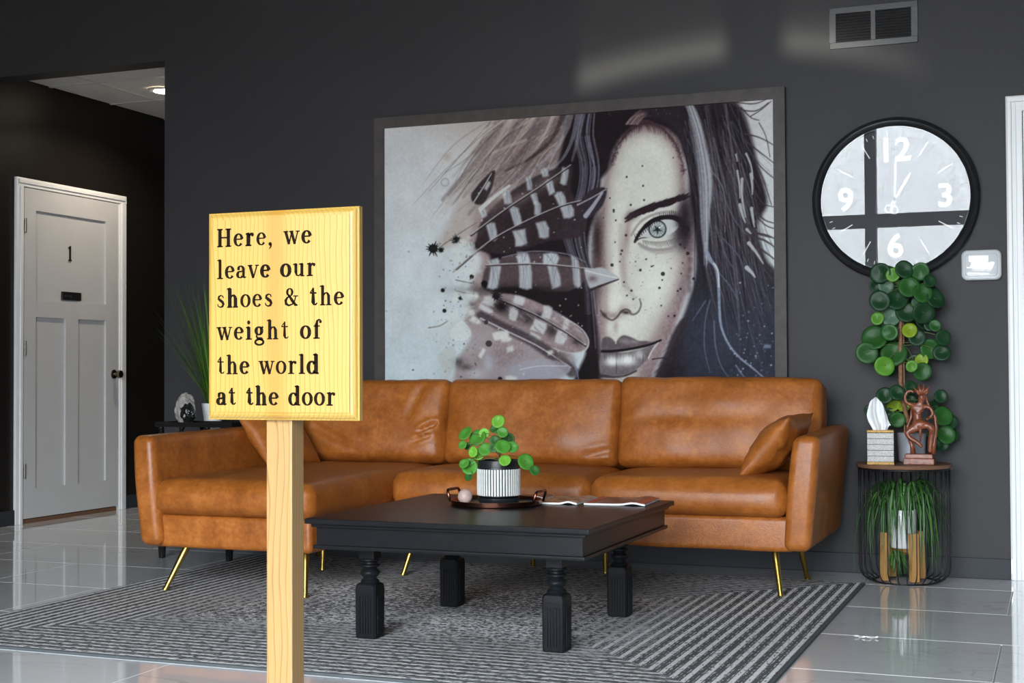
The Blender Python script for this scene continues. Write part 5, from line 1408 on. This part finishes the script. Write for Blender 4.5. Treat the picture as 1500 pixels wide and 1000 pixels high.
# ================================================================== WALL CLOCK AND CHIME
ck = (-0.675, WY, 1.668); RC = 0.362
wc = thing('wall_clock', 'large round black framed wall clock with reflective glass', 'clock', (ck[0], ck[1], ck[2]-RC))
obj('clock_rim', MB().lathe([(0.320,0.0005),(RC-0.006,0.0005),(RC,0.006),(RC,0.034),(RC-0.006,0.048),(RC-0.018,0.054),(RC-0.030,0.050),(0.327,0.044),(0.322,0.040),(0.322,0.030),(0.319,0.030),(0.320,0.0005)], ck, 96, 'y'), 'clock_frame', wc, 35)
obj('clock_face', MB().lathe([(0.0,0.006),(0.3195,0.006),(0.3195,0.012),(0.0,0.012)], ck, 72, 'y'), 'clock_face', wc)
obj('glass', MB().lathe([(0.0,0.036),(0.3215,0.036),(0.3215,0.039),(0.0,0.039)], ck, 72, 'y'), 'clock_glass', wc)
for body, ang in (('12', 0), ('3', 90), ('6', 180), ('9', 270)):
    a = math.radians(ang); R_ = 0.215
    g = font_mesh(body, 0.145, 0.001)
    g.xf(Matrix.Translation((ck[0]+R_*math.sin(a), WY-0.0135, ck[2]+R_*math.cos(a))) @ Matrix.Rotation(PI/2, 4, 'X'))
    obj('numeral', g, 'clock_white', wc, label='white numeral '+body)
for k in range(60):
    if k % 15 == 0: continue
    a = 2*PI*k/60; big = (k % 5 == 0)
    r0_, r1_ = (0.215, 0.285) if big else (0.288, 0.302)
    wdt = 0.0022 if big else 0.0014
    d_ = Vector((math.sin(a), 0, math.cos(a))); s_ = Vector((math.cos(a), 0, -math.sin(a)))*wdt
    c_ = Vector((ck[0], WY-0.0125, ck[2]))
    vs = [c_+d_*r0_-s_, c_+d_*r0_+s_, c_+d_*r1_+s_, c_+d_*r1_-s_]
    obj('tick', MB().add([v[:] for v in vs]+[(v[0], v[1]-0.001, v[2]) for v in vs], [(0,1,2,3),(7,6,5,4),(0,4,5,1),(1,5,6,2),(2,6,7,3),(3,7,4,0)]), 'clock_white', wc)
def hand(ang, ln_, wd, yo):
    a = math.radians(ang); d_ = Vector((math.sin(a), 0, math.cos(a))); s_ = Vector((math.cos(a), 0, -math.sin(a)))
    c_ = Vector((ck[0], WY-yo, ck[2])); mb = MB()
    P = [c_-d_*0.035-s_*wd*.5, c_-d_*0.035+s_*wd*.5, c_+d_*ln_*.7+s_*wd, c_+d_*ln_, c_+d_*ln_*.7-s_*wd]
    m = len(P); vs = [p[:] for p in P]+[(p[0], p[1]-0.0012, p[2]) for p in P]
    mb.add(vs, [tuple(range(m)), tuple(range(2*m-1, m-1, -1))]+[(i, m+i, m+(i+1) % m, (i+1) % m) for i in range(m)])
    ring = [c_-d_*(0.035+0.016)+d_*0.016*math.cos(q)+s_*0.016*math.sin(q) for q in [2*PI*k/20 for k in range(20)]]
    mb.tube(ring, 0.0025, 6, closed=True)
    obj('clock_hand', mb, 'clock_white', wc)
hand(2, 0.20, 0.004, 0.019); hand(32, 0.14, 0.006, 0.016)
obj('hub', MB().lathe([(0.010,0.012),(0.010,0.022),(0.0,0.024)], ck, 16, 'y'), 'clock_frame', wc)

cb = (-0.3125, WY, 1.361)
chm = thing('door_chime', 'small glossy white plastic box on the wall right of the clock', 'chime', (cb[0], WY, 1.293))
def rbox2(hx, hy, hz, r, c): return MB().rbox((hx, hy, hz), r, 0.02, 5, None, c)
def roundrect(hx, hz, r, y0, y1, c, ins=0.004):
    P = []
    for (sx, sz, a0) in ((1,1,0),(-1,1,90),(-1,-1,180),(1,-1,270)):
        for k in range(9):
            a = math.radians(a0+k*11.25); P.append((sx*(hx-r)+r*math.cos(a), sz*(hz-r)+r*math.sin(a)))
    m = len(P); mb = MB()
    lay = [(1.0, y0), (1.0, y1+ins), (1-ins/hx*0.4, y1+ins*0.3), (1-ins/hx, y1)]
    vs = [(c[0]+x*s, y, c[2]+z*s) for s, y in lay for x, z in P]; fs = []
    for i in range(len(lay)-1):
        for j in range(m): fs.append((i*m+j, i*m+(j+1) % m, (i+1)*m+(j+1) % m, (i+1)*m+j))
    fs += [tuple(range(m-1, -1, -1)), tuple((len(lay)-1)*m+j for j in range(m))]
    return mb.add(vs, fs)
obj('housing', roundrect(0.083, 0.066, 0.026, WY-0.0005, WY-0.030, cb, 0.010), 'white_plastic', chm, 40)
obj('cover', roundrect(0.067, 0.050, 0.016, WY-0.0295, WY-0.034, cb, 0.003), 'clear_gloss', chm, 40)
obj('grille_bar', MB().box(cb[0]-0.060, cb[0]-0.002, WY-0.0365, WY-0.0335, cb[2]-0.014, cb[2]-0.008, 0.001), 'white_plastic', chm)
obj('grille_bar', MB().box(cb[0]-0.058, cb[0]-0.006, WY-0.0365, WY-0.0335, cb[2]-0.040, cb[2]-0.033, 0.001), 'white_plastic', chm)
obj('label_strip', MB().box(cb[0]-0.052, cb[0]+0.030, WY-0.0362, WY-0.0335, cb[2]+0.014, cb[2]+0.040, 0.001), 'clear_gloss', chm)

# ================================================================== WIRE SIDE TABLE, RIGHT
sc = (-0.630, 6.222); SR = 0.192
wt = thing('wire_side_table', 'round black wire side table with a wooden top beside the sofa', 'table', (*sc, 0))
obj('tabletop', MB().lathe([(0.0,0.490),(SR+0.004,0.490),(SR+0.007,0.494),(SR+0.007,0.503),(SR+0.004,0.506),(0.0,0.506)], (*sc, 0), 56), 'walnut', wt, 40)
def ringpts(r, z, n=40): return [(sc[0]+r*math.cos(2*PI*k/n), sc[1]+r*math.sin(2*PI*k/n), z) for k in range(n)]
obj('wire_ring', MB().tube(ringpts(SR-0.003, 0.485), 0.0038, 6, closed=True), 'black_wire', wt, True)
obj('wire_ring', MB().tube(ringpts(SR-0.062, 0.0042), 0.0040, 6, closed=True), 'black_wire', wt, True)
wire = MB()
wp = [(SR-0.003, 0, 0.484)] + [(SR-0.003, 0, z) for z in (0.35, 0.2, 0.075)] + [(SR-0.063+0.060*math.cos(a), 0, 0.066-0.060*math.sin(a)) for a in [PI/2*k/7 for k in range(1, 8)]]
wire.tube(wp, 0.0026, 6)
wo = obj('wire', wire, 'black_wire', None, True); wdat = wo.data; bpy.data.objects.remove(wo)
NWR = 30
for k in range(NWR): inst('wire', wdat, wt, Matrix.Translation((*sc, 0)) @ Matrix.Rotation(2*PI*k/NWR+0.05, 4, 'Z'))
ZT = 0.506

# ---- tissue box
tb = (-0.717, 6.148)
RT = Matrix.Translation((*tb, ZT)) @ Matrix.Rotation(math.radians(6), 4, 'Z')
xb = thing('tissue_box', 'beaded white tissue box with gold trim on the wire side table', 'tissue box', (*tb, ZT))
hb = 0.052
obj('box_body', MB().box(-hb, hb, -hb, hb, 0.0005, 0.144).xf(RT), 'bead_dark', xb)
def band(z0, z1, o): return MB().box(-hb-o, hb+o, -hb-o, hb+o, z0, z1, 0.001)
for k in range(5):
    z0 = 0.0125+k*0.0245; obj('bead_band', band(z0, z0+0.0225, 0.0022).xf(RT), 'bead_white', xb)
obj('gold_trim', band(0.0004, 0.011, 0.003).xf(RT), 'gold_cord', xb)
tp_ = band(0.136, 0.1445, 0.003); obj('gold_trim', tp_.xf(RT), 'gold_cord', xb)
ts = MB(); nu, nv = 22, 18; vs = []; fs = []
for sgn in (1, -1):
    k0 = len(vs)
    for i in range(nu+1):
        for j in range(nv+1):
            u, v = -1+2*i/nu, j/nv
            wv = 0.028+0.022*math.sin(min(1, v*1.6)*PI/2)-0.030*max(0, v-0.55)**1.2
            x = u*wv - 0.018*v + 0.012*v*v
            z = 0.142 + v*(0.142-0.055*(u+0.35)**2*(1 if v > .5 else v*2)) + 0.006*nz3(u, v, 0, 3, 2)
            y = 0.018*nz3(u*1.4, v*0.7, 0, 2.6, 7) + 0.010*math.sin(u*7+v*2) + sgn*0.0035*(1-u*u)
            vs.append((x, y, z))
    for i in range(nu):
        for j in range(nv):
            q = (k0+i*(nv+1)+j, k0+(i+1)*(nv+1)+j, k0+(i+1)*(nv+1)+j+1, k0+i*(nv+1)+j+1); fs.append(q if sgn < 0 else q[::-1])
obj('tissue', ts.add(vs, fs).xf(RT), 'tissue', xb, True, label='white tissue sticking up out of the box')

# ---- carved figure
fg = (-0.556, 6.165)
fz = ZT
cf = thing('carved_figurine', 'carved reddish wooden dancing figure on a stepped base beside the tissue box', 'figurine', (*fg, fz))
obj('plinth', MB().box(fg[0]-0.066, fg[0]+0.060, fg[1]-0.040, fg[1]+0.040, fz+0.0003, fz+0.026, 0.003).box(fg[0]-0.060, fg[0]+0.054, fg[1]-0.035, fg[1]+0.035, fz+0.0255, fz+0.045, 0.004), 'carved', cf)
def skinned(name, chains, mat, parent, sub=2):
    me = bpy.data.meshes.new(name); vs = []; es = []; rs = []; idx = {}
    o0 = Vector(ORG[parent.name])
    for ch in chains:
        prev = None
        for (p, r) in ch:
            key = tuple(round(q, 4) for q in p)
            if key not in idx: idx[key] = len(vs); vs.append(Vector(p)-o0); rs.append(r)
            k = idx[key]
            if prev is not None: es.append((prev, k))
            prev = k
    me.from_pydata(vs, es, [])
    o = bpy.data.objects.new(name, me); COL.objects.link(o); o.parent = parent; ORG[o.name] = tuple(o0)
    me.materials.append(M[mat])
    md = o.modifiers.new('skin', 'SKIN'); md.use_smooth_shade = True
    for sv, r in zip(me.skin_vertices[0].data, rs): sv.radius = (r, r)
    me.skin_vertices[0].data[0].use_root = True
    sb = o.modifiers.new('sub', 'SUBSURF'); sb.levels = sub; sb.render_levels = sub
    return o
def G(x, z, y=0.0): return (fg[0]+x, fg[1]+y, fz+z)       # figure coordinates, metres
hip = (G(-0.004, 0.165), 0.021)
body = [
  [hip, (G(-0.010, 0.190), 0.0165), (G(-0.010, 0.218), 0.019), (G(-0.004, 0.243), 0.0185), (G(0.003, 0.258), 0.009), (G(0.008, 0.272), 0.0155), (G(0.010, 0.288), 0.0165), (G(0.010, 0.300), 0.011)],
  [(G(-0.004, 0.243), 0.0185), (G(-0.030, 0.250), 0.0095), (G(-0.056, 0.262), 0.0075), (G(-0.060, 0.288), 0.0065), (G(-0.052, 0.306), 0.006), (G(-0.034, 0.312), 0.006), (G(-0.022, 0.304), 0.005)],
  [(G(-0.004, 0.243), 0.0185), (G(0.028, 0.246), 0.0095), (G(0.046, 0.236), 0.008), (G(0.054, 0.214), 0.0072), (G(0.040, 0.198), 0.0065), (G(0.028, 0.190, -0.018), 0.006)],
  [hip, (G(0.022, 0.168, -0.008), 0.0185), (G(0.050, 0.160, -0.012), 0.0165), (G(0.049, 0.128, -0.004), 0.0125), (G(0.042, 0.092), 0.012), (G(0.040, 0.060), 0.009), (G(0.042, 0.050, -0.008), 0.008)],
  [hip, (G(-0.026, 0.152, -0.010), 0.0185), (G(-0.054, 0.132, -0.018), 0.0155), (G(-0.040, 0.112, -0.022), 0.0125), (G(-0.012, 0.096, -0.026), 0.0105), (G(0.006, 0.082, -0.028), 0.0075), (G(0.010, 0.072, -0.034), 0.006)],
]
skinned('figure', body, 'carved', cf)
cr = MB()
for k in range(13):                                    # flaring headdress
    a = math.radians(-58+k*9.6); l = 0.034+0.012*math.sin(k*2.1)
    b0 = Vector(G(0.010+0.010*math.sin(a), 0.292+0.006*math.cos(a), 0.004)); e0 = b0+Vector((l*math.sin(a)*0.85, 0.004, l*math.cos(a)))
    cr.tube([b0, (b0+e0)/2+Vector((0.002, 0, 0)), e0], [0.0055, 0.0048, 0.0012], 7)
obj('headdress', cr, 'carved', cf, True)
fc = MB()
for (x, z, r) in [(0.002, 0.284, 0.0022), (0.013, 0.284, 0.0022)]: fc.lathe([(0,0)]+[(r*math.sin(q), r-r*math.cos(q)) for q in (0.7,1.5,2.3)]+[(0,2*r)], G(x, z-r, -0.0155), 8)
fc.tube([G(0.0075, 0.283, -0.0165), G(0.0075, 0.276, -0.019)], [0.0016, 0.0026], 6).tube([G(0.003, 0.2705, -0.0165), G(0.012, 0.2705, -0.0165)], 0.0016, 6)
obj('face', fc, 'carved', cf, True)
bk = MB()                                               # carved backing and drapery that hold the legs
bk.tube([G(-0.030, 0.044, 0.012), G(-0.034, 0.080, 0.012), G(-0.050, 0.120, 0.010), G(-0.052, 0.160, 0.012), G(-0.036, 0.200, 0.012), G(-0.034, 0.238, 0.010)], [0.012, 0.009, 0.007, 0.006, 0.006, 0.004], 9)
bk.tube([G(0.052, 0.044, 0.012), G(0.056, 0.090, 0.014), G(0.066, 0.150, 0.014), G(0.062, 0.200, 0.012), G(0.030, 0.262, 0.012), G(0.026, 0.290, 0.010)], [0.010, 0.008, 0.007, 0.006, 0.005, 0.003], 9)
bk.tube([G(-0.030, 0.172, -0.012), G(0.0, 0.160, -0.024), G(0.040, 0.176, -0.018)], [0.006, 0.007, 0.005], 8).tube([G(0.002, 0.160, -0.022), G(0.004, 0.128, -0.016), G(0.002, 0.098, -0.006)], [0.007, 0.006, 0.003], 8)
bk.tube([G(-0.026, 0.226, -0.010), G(-0.004, 0.214, -0.020), G(0.018, 0.230, -0.014)], 0.0035, 6)
obj('drapery', bk, 'carved', cf, True)

# ---- tall round leaved plant behind the figure
BIG=[(-0.725,6.269,1.328,0.038,'d'),(-0.670,6.260,1.320,0.026,'l'),(-0.621,6.250,1.341,0.033,'d'),(-0.557,6.266,1.330,0.033,'m'),(-0.750,6.293,1.276,0.022,'d'),(-0.704,6.293,1.276,0.029,'p'),(-0.602,6.239,1.265,0.038,'m'),(-0.545,6.245,1.237,0.036,'m'),(-0.514,6.234,1.288,0.024,'d'),(-0.493,6.261,1.211,0.034,'d'),(-0.724,6.232,1.206,0.038,'d'),(-0.655,6.262,1.213,0.040,'d'),(-0.619,6.275,1.157,0.038,'d'),(-0.542,6.249,1.151,0.041,'d'),(-0.685,6.277,1.139,0.036,'p'),(-0.737,6.251,1.131,0.024,'l'),(-0.685,6.232,1.069,0.031,'m'),(-0.753,6.269,1.048,0.047,'m'),(-0.783,6.248,0.981,0.040,'m'),(-0.601,6.239,1.077,0.027,'y'),(-0.571,6.250,1.045,0.031,'d'),(-0.672,6.279,0.978,0.047,'m'),(-0.708,6.241,0.923,0.036,'l'),(-0.592,6.221,0.922,0.021,'l'),(-0.552,6.268,0.899,0.033,'m'),(-0.522,6.285,0.996,0.036,'m'),(-0.496,6.251,1.096,0.022,'m'),(-0.462,6.246,1.043,0.029,'d'),(-0.470,6.257,0.979,0.031,'d'),(-0.556,6.276,0.948,0.024,'y'),(-0.568,6.298,1.196,0.027,'p'),(-0.520,6.277,1.097,0.021,'d'),(-0.585,6.293,1.301,0.024,'d'),(-0.720,6.289,1.100,0.021,'d'),(-0.710,6.256,0.796,0.031,'d'),(-0.654,6.236,0.809,0.029,'d'),(-0.601,6.276,0.831,0.024,'d'),(-0.476,6.269,0.793,0.024,'d'),(-0.717,6.318,0.802,0.024,'d'),(-0.659,6.311,0.802,0.024,'p'),(-0.661,6.290,0.689,0.029,'m'),(-0.471,6.300,0.707,0.036,'m'),(-0.458,6.290,0.627,0.033,'m'),(-0.484,6.315,0.789,0.024,'d'),(-0.442,6.323,0.682,0.027,'d'),(-0.470,6.300,0.582,0.021,'d'),(-0.786,6.329,0.730,0.020,'d'),(-0.684,6.314,0.756,0.026,'y'),(-0.636,6.314,0.752,0.024,'y'),(-0.512,6.323,0.748,0.022,'d'),(-0.607,6.310,0.777,0.022,'d'),(-0.500,6.290,0.587,0.024,'d'),(-0.430,6.326,0.620,0.022,'d'),(-0.700,6.304,0.714,0.024,'d')]
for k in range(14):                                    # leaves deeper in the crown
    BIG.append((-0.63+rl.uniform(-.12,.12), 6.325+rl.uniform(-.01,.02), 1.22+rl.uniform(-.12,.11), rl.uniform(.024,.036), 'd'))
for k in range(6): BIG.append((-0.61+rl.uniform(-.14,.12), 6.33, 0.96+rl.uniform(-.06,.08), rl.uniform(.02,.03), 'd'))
bp = (-0.605, 6.315)
bpl = thing('money_plant', 'tall round leaved plant on a bare stem behind the carved figurine', 'plant', (*bp, ZT))
obj('pot', MB().lathe([(0.0,0.0005),(0.050,0.0005),(0.056,0.006),(0.062,0.125),(0.058,0.127),(0.056,0.112),(0.0,0.112)], (*bp, ZT), 36), 'grey_ceramic', bpl, 40)
obj('soil', MB().lathe([(0.0,0.1125),(0.0555,0.1125),(0.0555,0.114),(0.0,0.118)], (*bp, ZT), 24), 'soil', bpl)
stp = [(bp[0], bp[1], ZT+0.112), (-0.640, 6.300, 0.78), (-0.647, 6.298, 0.86), (-0.646, 6.295, 0.98), (-0.644, 6.296, 1.10), (-0.632, 6.295, 1.20), (-0.622, 6.295, 1.29)]
obj('stem', MB().tube(stp, [0.0095,0.0095,0.0095,0.009,0.008,0.007,0.004], 9), 'stem', bpl, True)
obj('stake', MB().tube([(-0.634, 6.318, ZT+0.112), (-0.634, 6.310, 1.13)], 0.004, 7), 'stem', bpl)
pt = MB()
for (x, y, z, r, s) in BIG:
    zz = min(1.28, max(0.66, z+rl.uniform(-0.02, 0.09))) if z > 0.87 else min(0.78, max(0.64, z))
    k = max(0, min(len(stp)-2, [i for i in range(len(stp)-1) if stp[i][2] <= zz][-1]))
    f = (zz-stp[k][2])/(stp[k+1][2]-stp[k][2]); q = Vector(stp[k])+(Vector(stp[k+1])-Vector(stp[k]))*f
    pt.tube(curve_pts(q, (x, y+0.004, z), 0.02 if z < zz else -0.01), 0.0018, 5)
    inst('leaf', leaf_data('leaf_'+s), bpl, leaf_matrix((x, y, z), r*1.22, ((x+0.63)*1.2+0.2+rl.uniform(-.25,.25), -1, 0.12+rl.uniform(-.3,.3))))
obj('petioles', pt, 'petiole', bpl, True, kind='stuff')

# ---- spider plant in its wooden stand, inside the wire table
sp_c = (-0.640, 6.235)
ws = thing('plant_stand', 'light wooden four legged plant stand inside the wire side table', 'plant stand', (*sp_c, 0.008))
for k in range(4):
    a = math.radians(38+90*k); d_ = Vector((math.cos(a), math.sin(a), 0)); s_ = Vector((-d_.y, d_.x, 0))
    mb = MB(); r0_ = 0.084; wv = 0.0170; dp = 0.0125
    P0 = Vector((*sp_c, 0.0084))+d_*(r0_+0.006); P1 = Vector((*sp_c, 0.212))+d_*r0_
    vs = []
    for P in (P0, P1):
        for (i, j) in ((-1,-1),(1,-1),(1,1),(-1,1)): vs.append(P+s_*wv*i+d_*dp*j)
    mb.add([v[:] for v in vs], [(0,3,2,1),(4,5,6,7),(0,1,5,4),(1,2,6,5),(2,3,7,6),(3,0,4,7)])
    obj('leg', mb, 'bamboo', ws)
for k in range(2):
    a = math.radians(38+90*k); d_ = Vector((math.cos(a), math.sin(a), 0)); s_ = Vector((-d_.y, d_.x, 0))*0.011; vs = []
    for t in (-1, 1):
        P = Vector((*sp_c, 0.112+0.0155*k))+d_*0.0725*t
        vs += [P-s_, P+s_, P+s_+Vector((0,0,0.015)), P-s_+Vector((0,0,0.015))]
    obj('cross_bar', MB().add([v[:] for v in vs], [(0,1,2,3),(7,6,5,4),(0,4,5,1),(1,5,6,2),(2,6,7,3),(3,7,4,0)]), 'bamboo', ws)
sp = thing('spider_plant', 'arching spider plant in a white pot inside the wire side table', 'plant', (*sp_c, 0.143))
obj('pot', MB().lathe([(0.0,0.1432),(0.046,0.1432),(0.052,0.150),(0.0625,0.305),(0.0605,0.308),(0.057,0.300),(0.0,0.295)], (*sp_c, 0), 40), 'white_ceramic', sp, 40)
def blade(mb, pts, w0, fold=0.25):
    n = len(pts); vs = []; fs = []
    for i, p in enumerate(pts):
        p = Vector(p); t = Vector(pts[min(n-1, i+1)])-Vector(pts[max(0, i-1)]); t.normalize()
        s_ = t.cross(Vector((0, 0, 1))); s_ = s_.normalized() if s_.length > 1e-4 else Vector((1, 0, 0))
        u_ = s_.cross(t); wd = w0*(1-(i/(n-1))**2.2)+0.0003
        vs += [p-s_*wd+u_*wd*fold, p-u_*wd*fold, p+s_*wd+u_*wd*fold]
    for i in range(n-1):
        for j in range(2): fs.append((i*3+j, i*3+j+1, i*3+3+j+1, i*3+3+j))
    mb.add([v[:] for v in vs], fs)
rs = random.Random(5); fo = MB()
for k in range(240):
    a = rs.uniform(0, 2*PI); reach = rs.uniform(0.05, 0.205); upz = rs.uniform(0.05, 0.17); drop = rs.uniform(0.10, 0.40)
    if k < 26: a = rs.uniform(-2.2, -1.0); reach = rs.uniform(0.06, 0.10); drop = rs.uniform(0.2, 0.30)
    if k >= 26 and abs(math.cos(a)) < 0.55 and math.sin(a) < 0 and rs.random() < 0.75: a = rs.choice([0.0, PI])+rs.uniform(-.7, .7)
    d_ = Vector((math.cos(a), math.sin(a), 0)); b0 = Vector((*sp_c, 0.300))+d_*rs.uniform(0, 0.035)
    P = []
    for i in range(9):
        t = i/8; q = b0+d_*reach*(1-(1-t)**1.7)+Vector((0, 0, upz*math.sin(min(1, t*1.5)*PI*0.5) - drop*max(0, t-0.35)**1.6/0.5))
        q.x += 0.02*math.sin(t*3+k)*t; q.z = max(0.014, min(0.482, q.z)); q.y = min(q.y, WY-0.02)
        P.append(q)
    blade(fo, P, rs.uniform(0.0030, 0.0056))
for (x1, z1, k) in [(-0.36, 0.470, 1), (-0.875, 0.25, 2), (-0.42, 0.19, 3), (-0.44, 0.42, 4)]:
    b0 = Vector((*sp_c, 0.31)); e = Vector((x1, 6.20, z1)); P = [b0+(e-b0)*t+Vector((0, 0, (0.16 if k != 1 else 0.17)*math.sin(PI*t)*(1 if k == 1 else .7))) for t in [i/10 for i in range(11)]]
    for q in P: q.z = min(q.z, 0.482)
    blade(fo, P, 0.003)
for k in range(60):                                    # hanging plantlet at the front
    a = rs.uniform(-PI, PI); b0 = Vector((-0.648+rs.uniform(-.02,.02), 6.118+rs.uniform(-.01,.01), 0.135+rs.uniform(-.01,.01)))
    P = [b0+Vector((math.cos(a)*0.045*t+rs.uniform(-.002,.002), math.sin(a)*0.028*t, 0.03*math.sin(t*PI*.6)-0.145*t**1.4*rs.uniform(.6,1))) for t in [i/7 for i in range(8)]]
    for q in P: q.z = max(q.z, 0.012)
    blade(fo, P, 0.0028)
obj('foliage', fo, 'spider', sp, True, kind='stuff')

# ================================================================== DARK SIDE TABLE, LEFT
dt = thing('dark_side_table', 'low black wooden side table half hidden behind the left armrest', 'table', (-3.90, 6.03, 0))
obj('tabletop', MB().box(-4.155, -3.655, 5.75, 6.30, 0.583, 0.605, 0.003), 'dark_wood', dt)
obj('apron', MB().box(-4.125, -3.685, 5.78, 6.27, 0.53, 0.5832), 'dark_wood', dt)
for x in (-4.120, -3.735):
    for y in (5.800, 6.240):
        obj('leg', MB().lathe([(0.012,0.0),(0.016,0.004),(0.021,0.075),(0.026,0.082),(0.026,0.10),(0.022,0.11),(0.024,0.53)], (x, y, 0), 18), 'dark_wood', dt, 40)
rt_ = thing('riser_tray', 'black raised tray on short posts on the dark side table', 'tray', (-3.92, 5.86, 0.605))
obj('tray_top', MB().box(-4.140, -3.700, 5.765, 5.975, 0.645, 0.657, 0.003), 'dark_wood', rt_)
rm = MB().box(-4.140, -3.700, 5.765, 5.773, 0.6568, 0.668).box(-4.140, -3.700, 5.967, 5.975, 0.6568, 0.668).box(-4.140, -4.132, 5.773, 5.967, 0.6568, 0.668).box(-3.708, -3.700, 5.773, 5.967, 0.6568, 0.668)
obj('rim', rm, 'dark_wood', rt_)
for x in (-4.115, -3.995, -3.850, -3.725):
    for y in (5.785, 5.955):
        obj('post', MB().lathe([(0.013,0.0003),(0.015,0.005),(0.009,0.012),(0.010,0.026),(0.015,0.034),(0.014,0.0402)], (x, y, 0.605), 14), 'dark_wood', rt_, 40)
gz_ = 0.657
ge = thing('geode', 'grey rock geode with a dark glossy hollow on the side table', 'geode', (-4.035, 5.875, gz_))
def lump(c, r, n, seed, amp, squash=None):
    mb = MB(); bm = bmesh.new(); bmesh.ops.create_icosphere(bm, subdivisions=n, radius=1)
    for v in bm.verts:
        p = v.co.normalized(); q = Vector((p.x*r[0], p.y*r[1], p.z*r[2]))*(1+amp*noise.noise(p*2.3+Vector((seed,0,0)))+amp*0.5*noise.noise(p*6+Vector((0,seed,0))))
        v.co = Vector(c)+q
    bm.verts.index_update(); mb.add([v.co[:] for v in bm.verts], [[v.index for v in f.verts] for f in bm.faces]); bm.free(); return mb
ro = lump((-4.045, 5.885, gz_+0.066), (0.052, 0.040, 0.082), 4, 3.0, 0.22)
ro.v = [(x, y, max(z, gz_+0.0004)) for x, y, z in ro.v]
obj('rock_shell', ro, 'rock', ge)
co_ = lump((-4.012, 5.862, gz_+0.050), (0.036, 0.032, 0.052), 3, 8.0, 0.25); co_.v = [(x, y, max(z, gz_+0.0004)) for x, y, z in co_.v]
obj('crystal_hollow', co_, 'dark_crystal', ge)
gp = (-4.02, 6.09)
gr = thing('grass_plant', 'tall spiky green grass in a white pot on the dark side table', 'plant', (*gp, 0.605))
obj('pot', MB().lathe([(0.0,0.0005),(0.034,0.0005),(0.038,0.005),(0.056,0.148),(0.053,0.149),(0.050,0.135),(0.0,0.135)], (*gp, 0.605), 32), 'white_ceramic', gr, 40)
fo = MB(); rg_ = random.Random(9)
for k in range(130):
    a = rg_.uniform(0, 2*PI); sp_ = rg_.random()**0.8*0.30; L_ = rg_.uniform(0.38, 0.68)
    d_ = Vector((math.cos(a), math.sin(a)*0.6, 0)); b0 = Vector((*gp, 0.742))+d_*rg_.uniform(0, 0.035)
    P = [b0+d_*sp_*(t*0.8+0.35*t*t)+Vector((0, 0, L_*(t-0.10*t*t*(sp_/0.3)))) for t in [i/7 for i in range(8)]]
    for q in P: q.y = min(q.y, WY-0.02)
    blade(fo, P, rg_.uniform(0.0018, 0.0034))
for (x1, z1) in [(-4.315,1.378),(-4.285,1.40),(-4.235,1.39),(-4.205,1.30),(-4.165,1.40),(-4.12,1.42),(-4.24,0.97),(-4.25,1.15),(-4.21,1.22)]:
    b0 = Vector((gp[0]-0.01, gp[1], 0.742)); e = Vector((x1, 6.08, z1)); blade(fo, [b0+(e-b0)*t+Vector((-0.02*math.sin(PI*t)*0.3, 0, 0.03*math.sin(PI*t))) for t in [i/8 for i in range(9)]], 0.0034)
obj('foliage', fo, 'grass', gr, True, kind='stuff')
wd_ = obj('paper_card', MB().box(-3.80, -3.712, 5.80, 5.93, 0.6575, 0.6605, 0.0008), 'paper', None, org=(-3.756, 5.865, 0.6575))
tag(wd_, 'white card lying on the black tray just under the sign board', 'card')

# ---- paper scrap on the floor
scp = MB(); rr = random.Random(3); P = []
for i in range(13):
    t = i/12; P.append(Vector((-0.662+0.082*t, 4.858+0.006*math.sin(t*9), 0.004+0.0018*math.sin(t*13+1))))
vs = []; fs = []
for i, p in enumerate(P):
    w_ = 0.009*(0.25+0.75*abs(math.sin(i*0.5+0.4)))
    vs += [p+Vector((0, -w_, -0.0015*(i % 2))), p+Vector((0, 0, 0.0018*(i % 3))), p+Vector((0, w_, 0.001))]
for i in range(12):
    for j in range(2): fs.append((i*3+j, i*3+j+1, i*3+4+j, i*3+3+j))
m = len(vs); vs = vs+[v-Vector((0, 0, 0.0008)) for v in vs]; fs = fs+[tuple(q+m for q in f[::-1]) for f in fs]
mn = min(v.z for v in vs); vs = [v-Vector((0, 0, mn-0.0004)) for v in vs]
so = obj('paper_scrap', scp.add([v[:] for v in vs], fs), 'paper', None, org=(-0.62, 4.858, 0.0004))
tag(so, 'small crumpled white paper scrap on the polished floor', 'scrap')
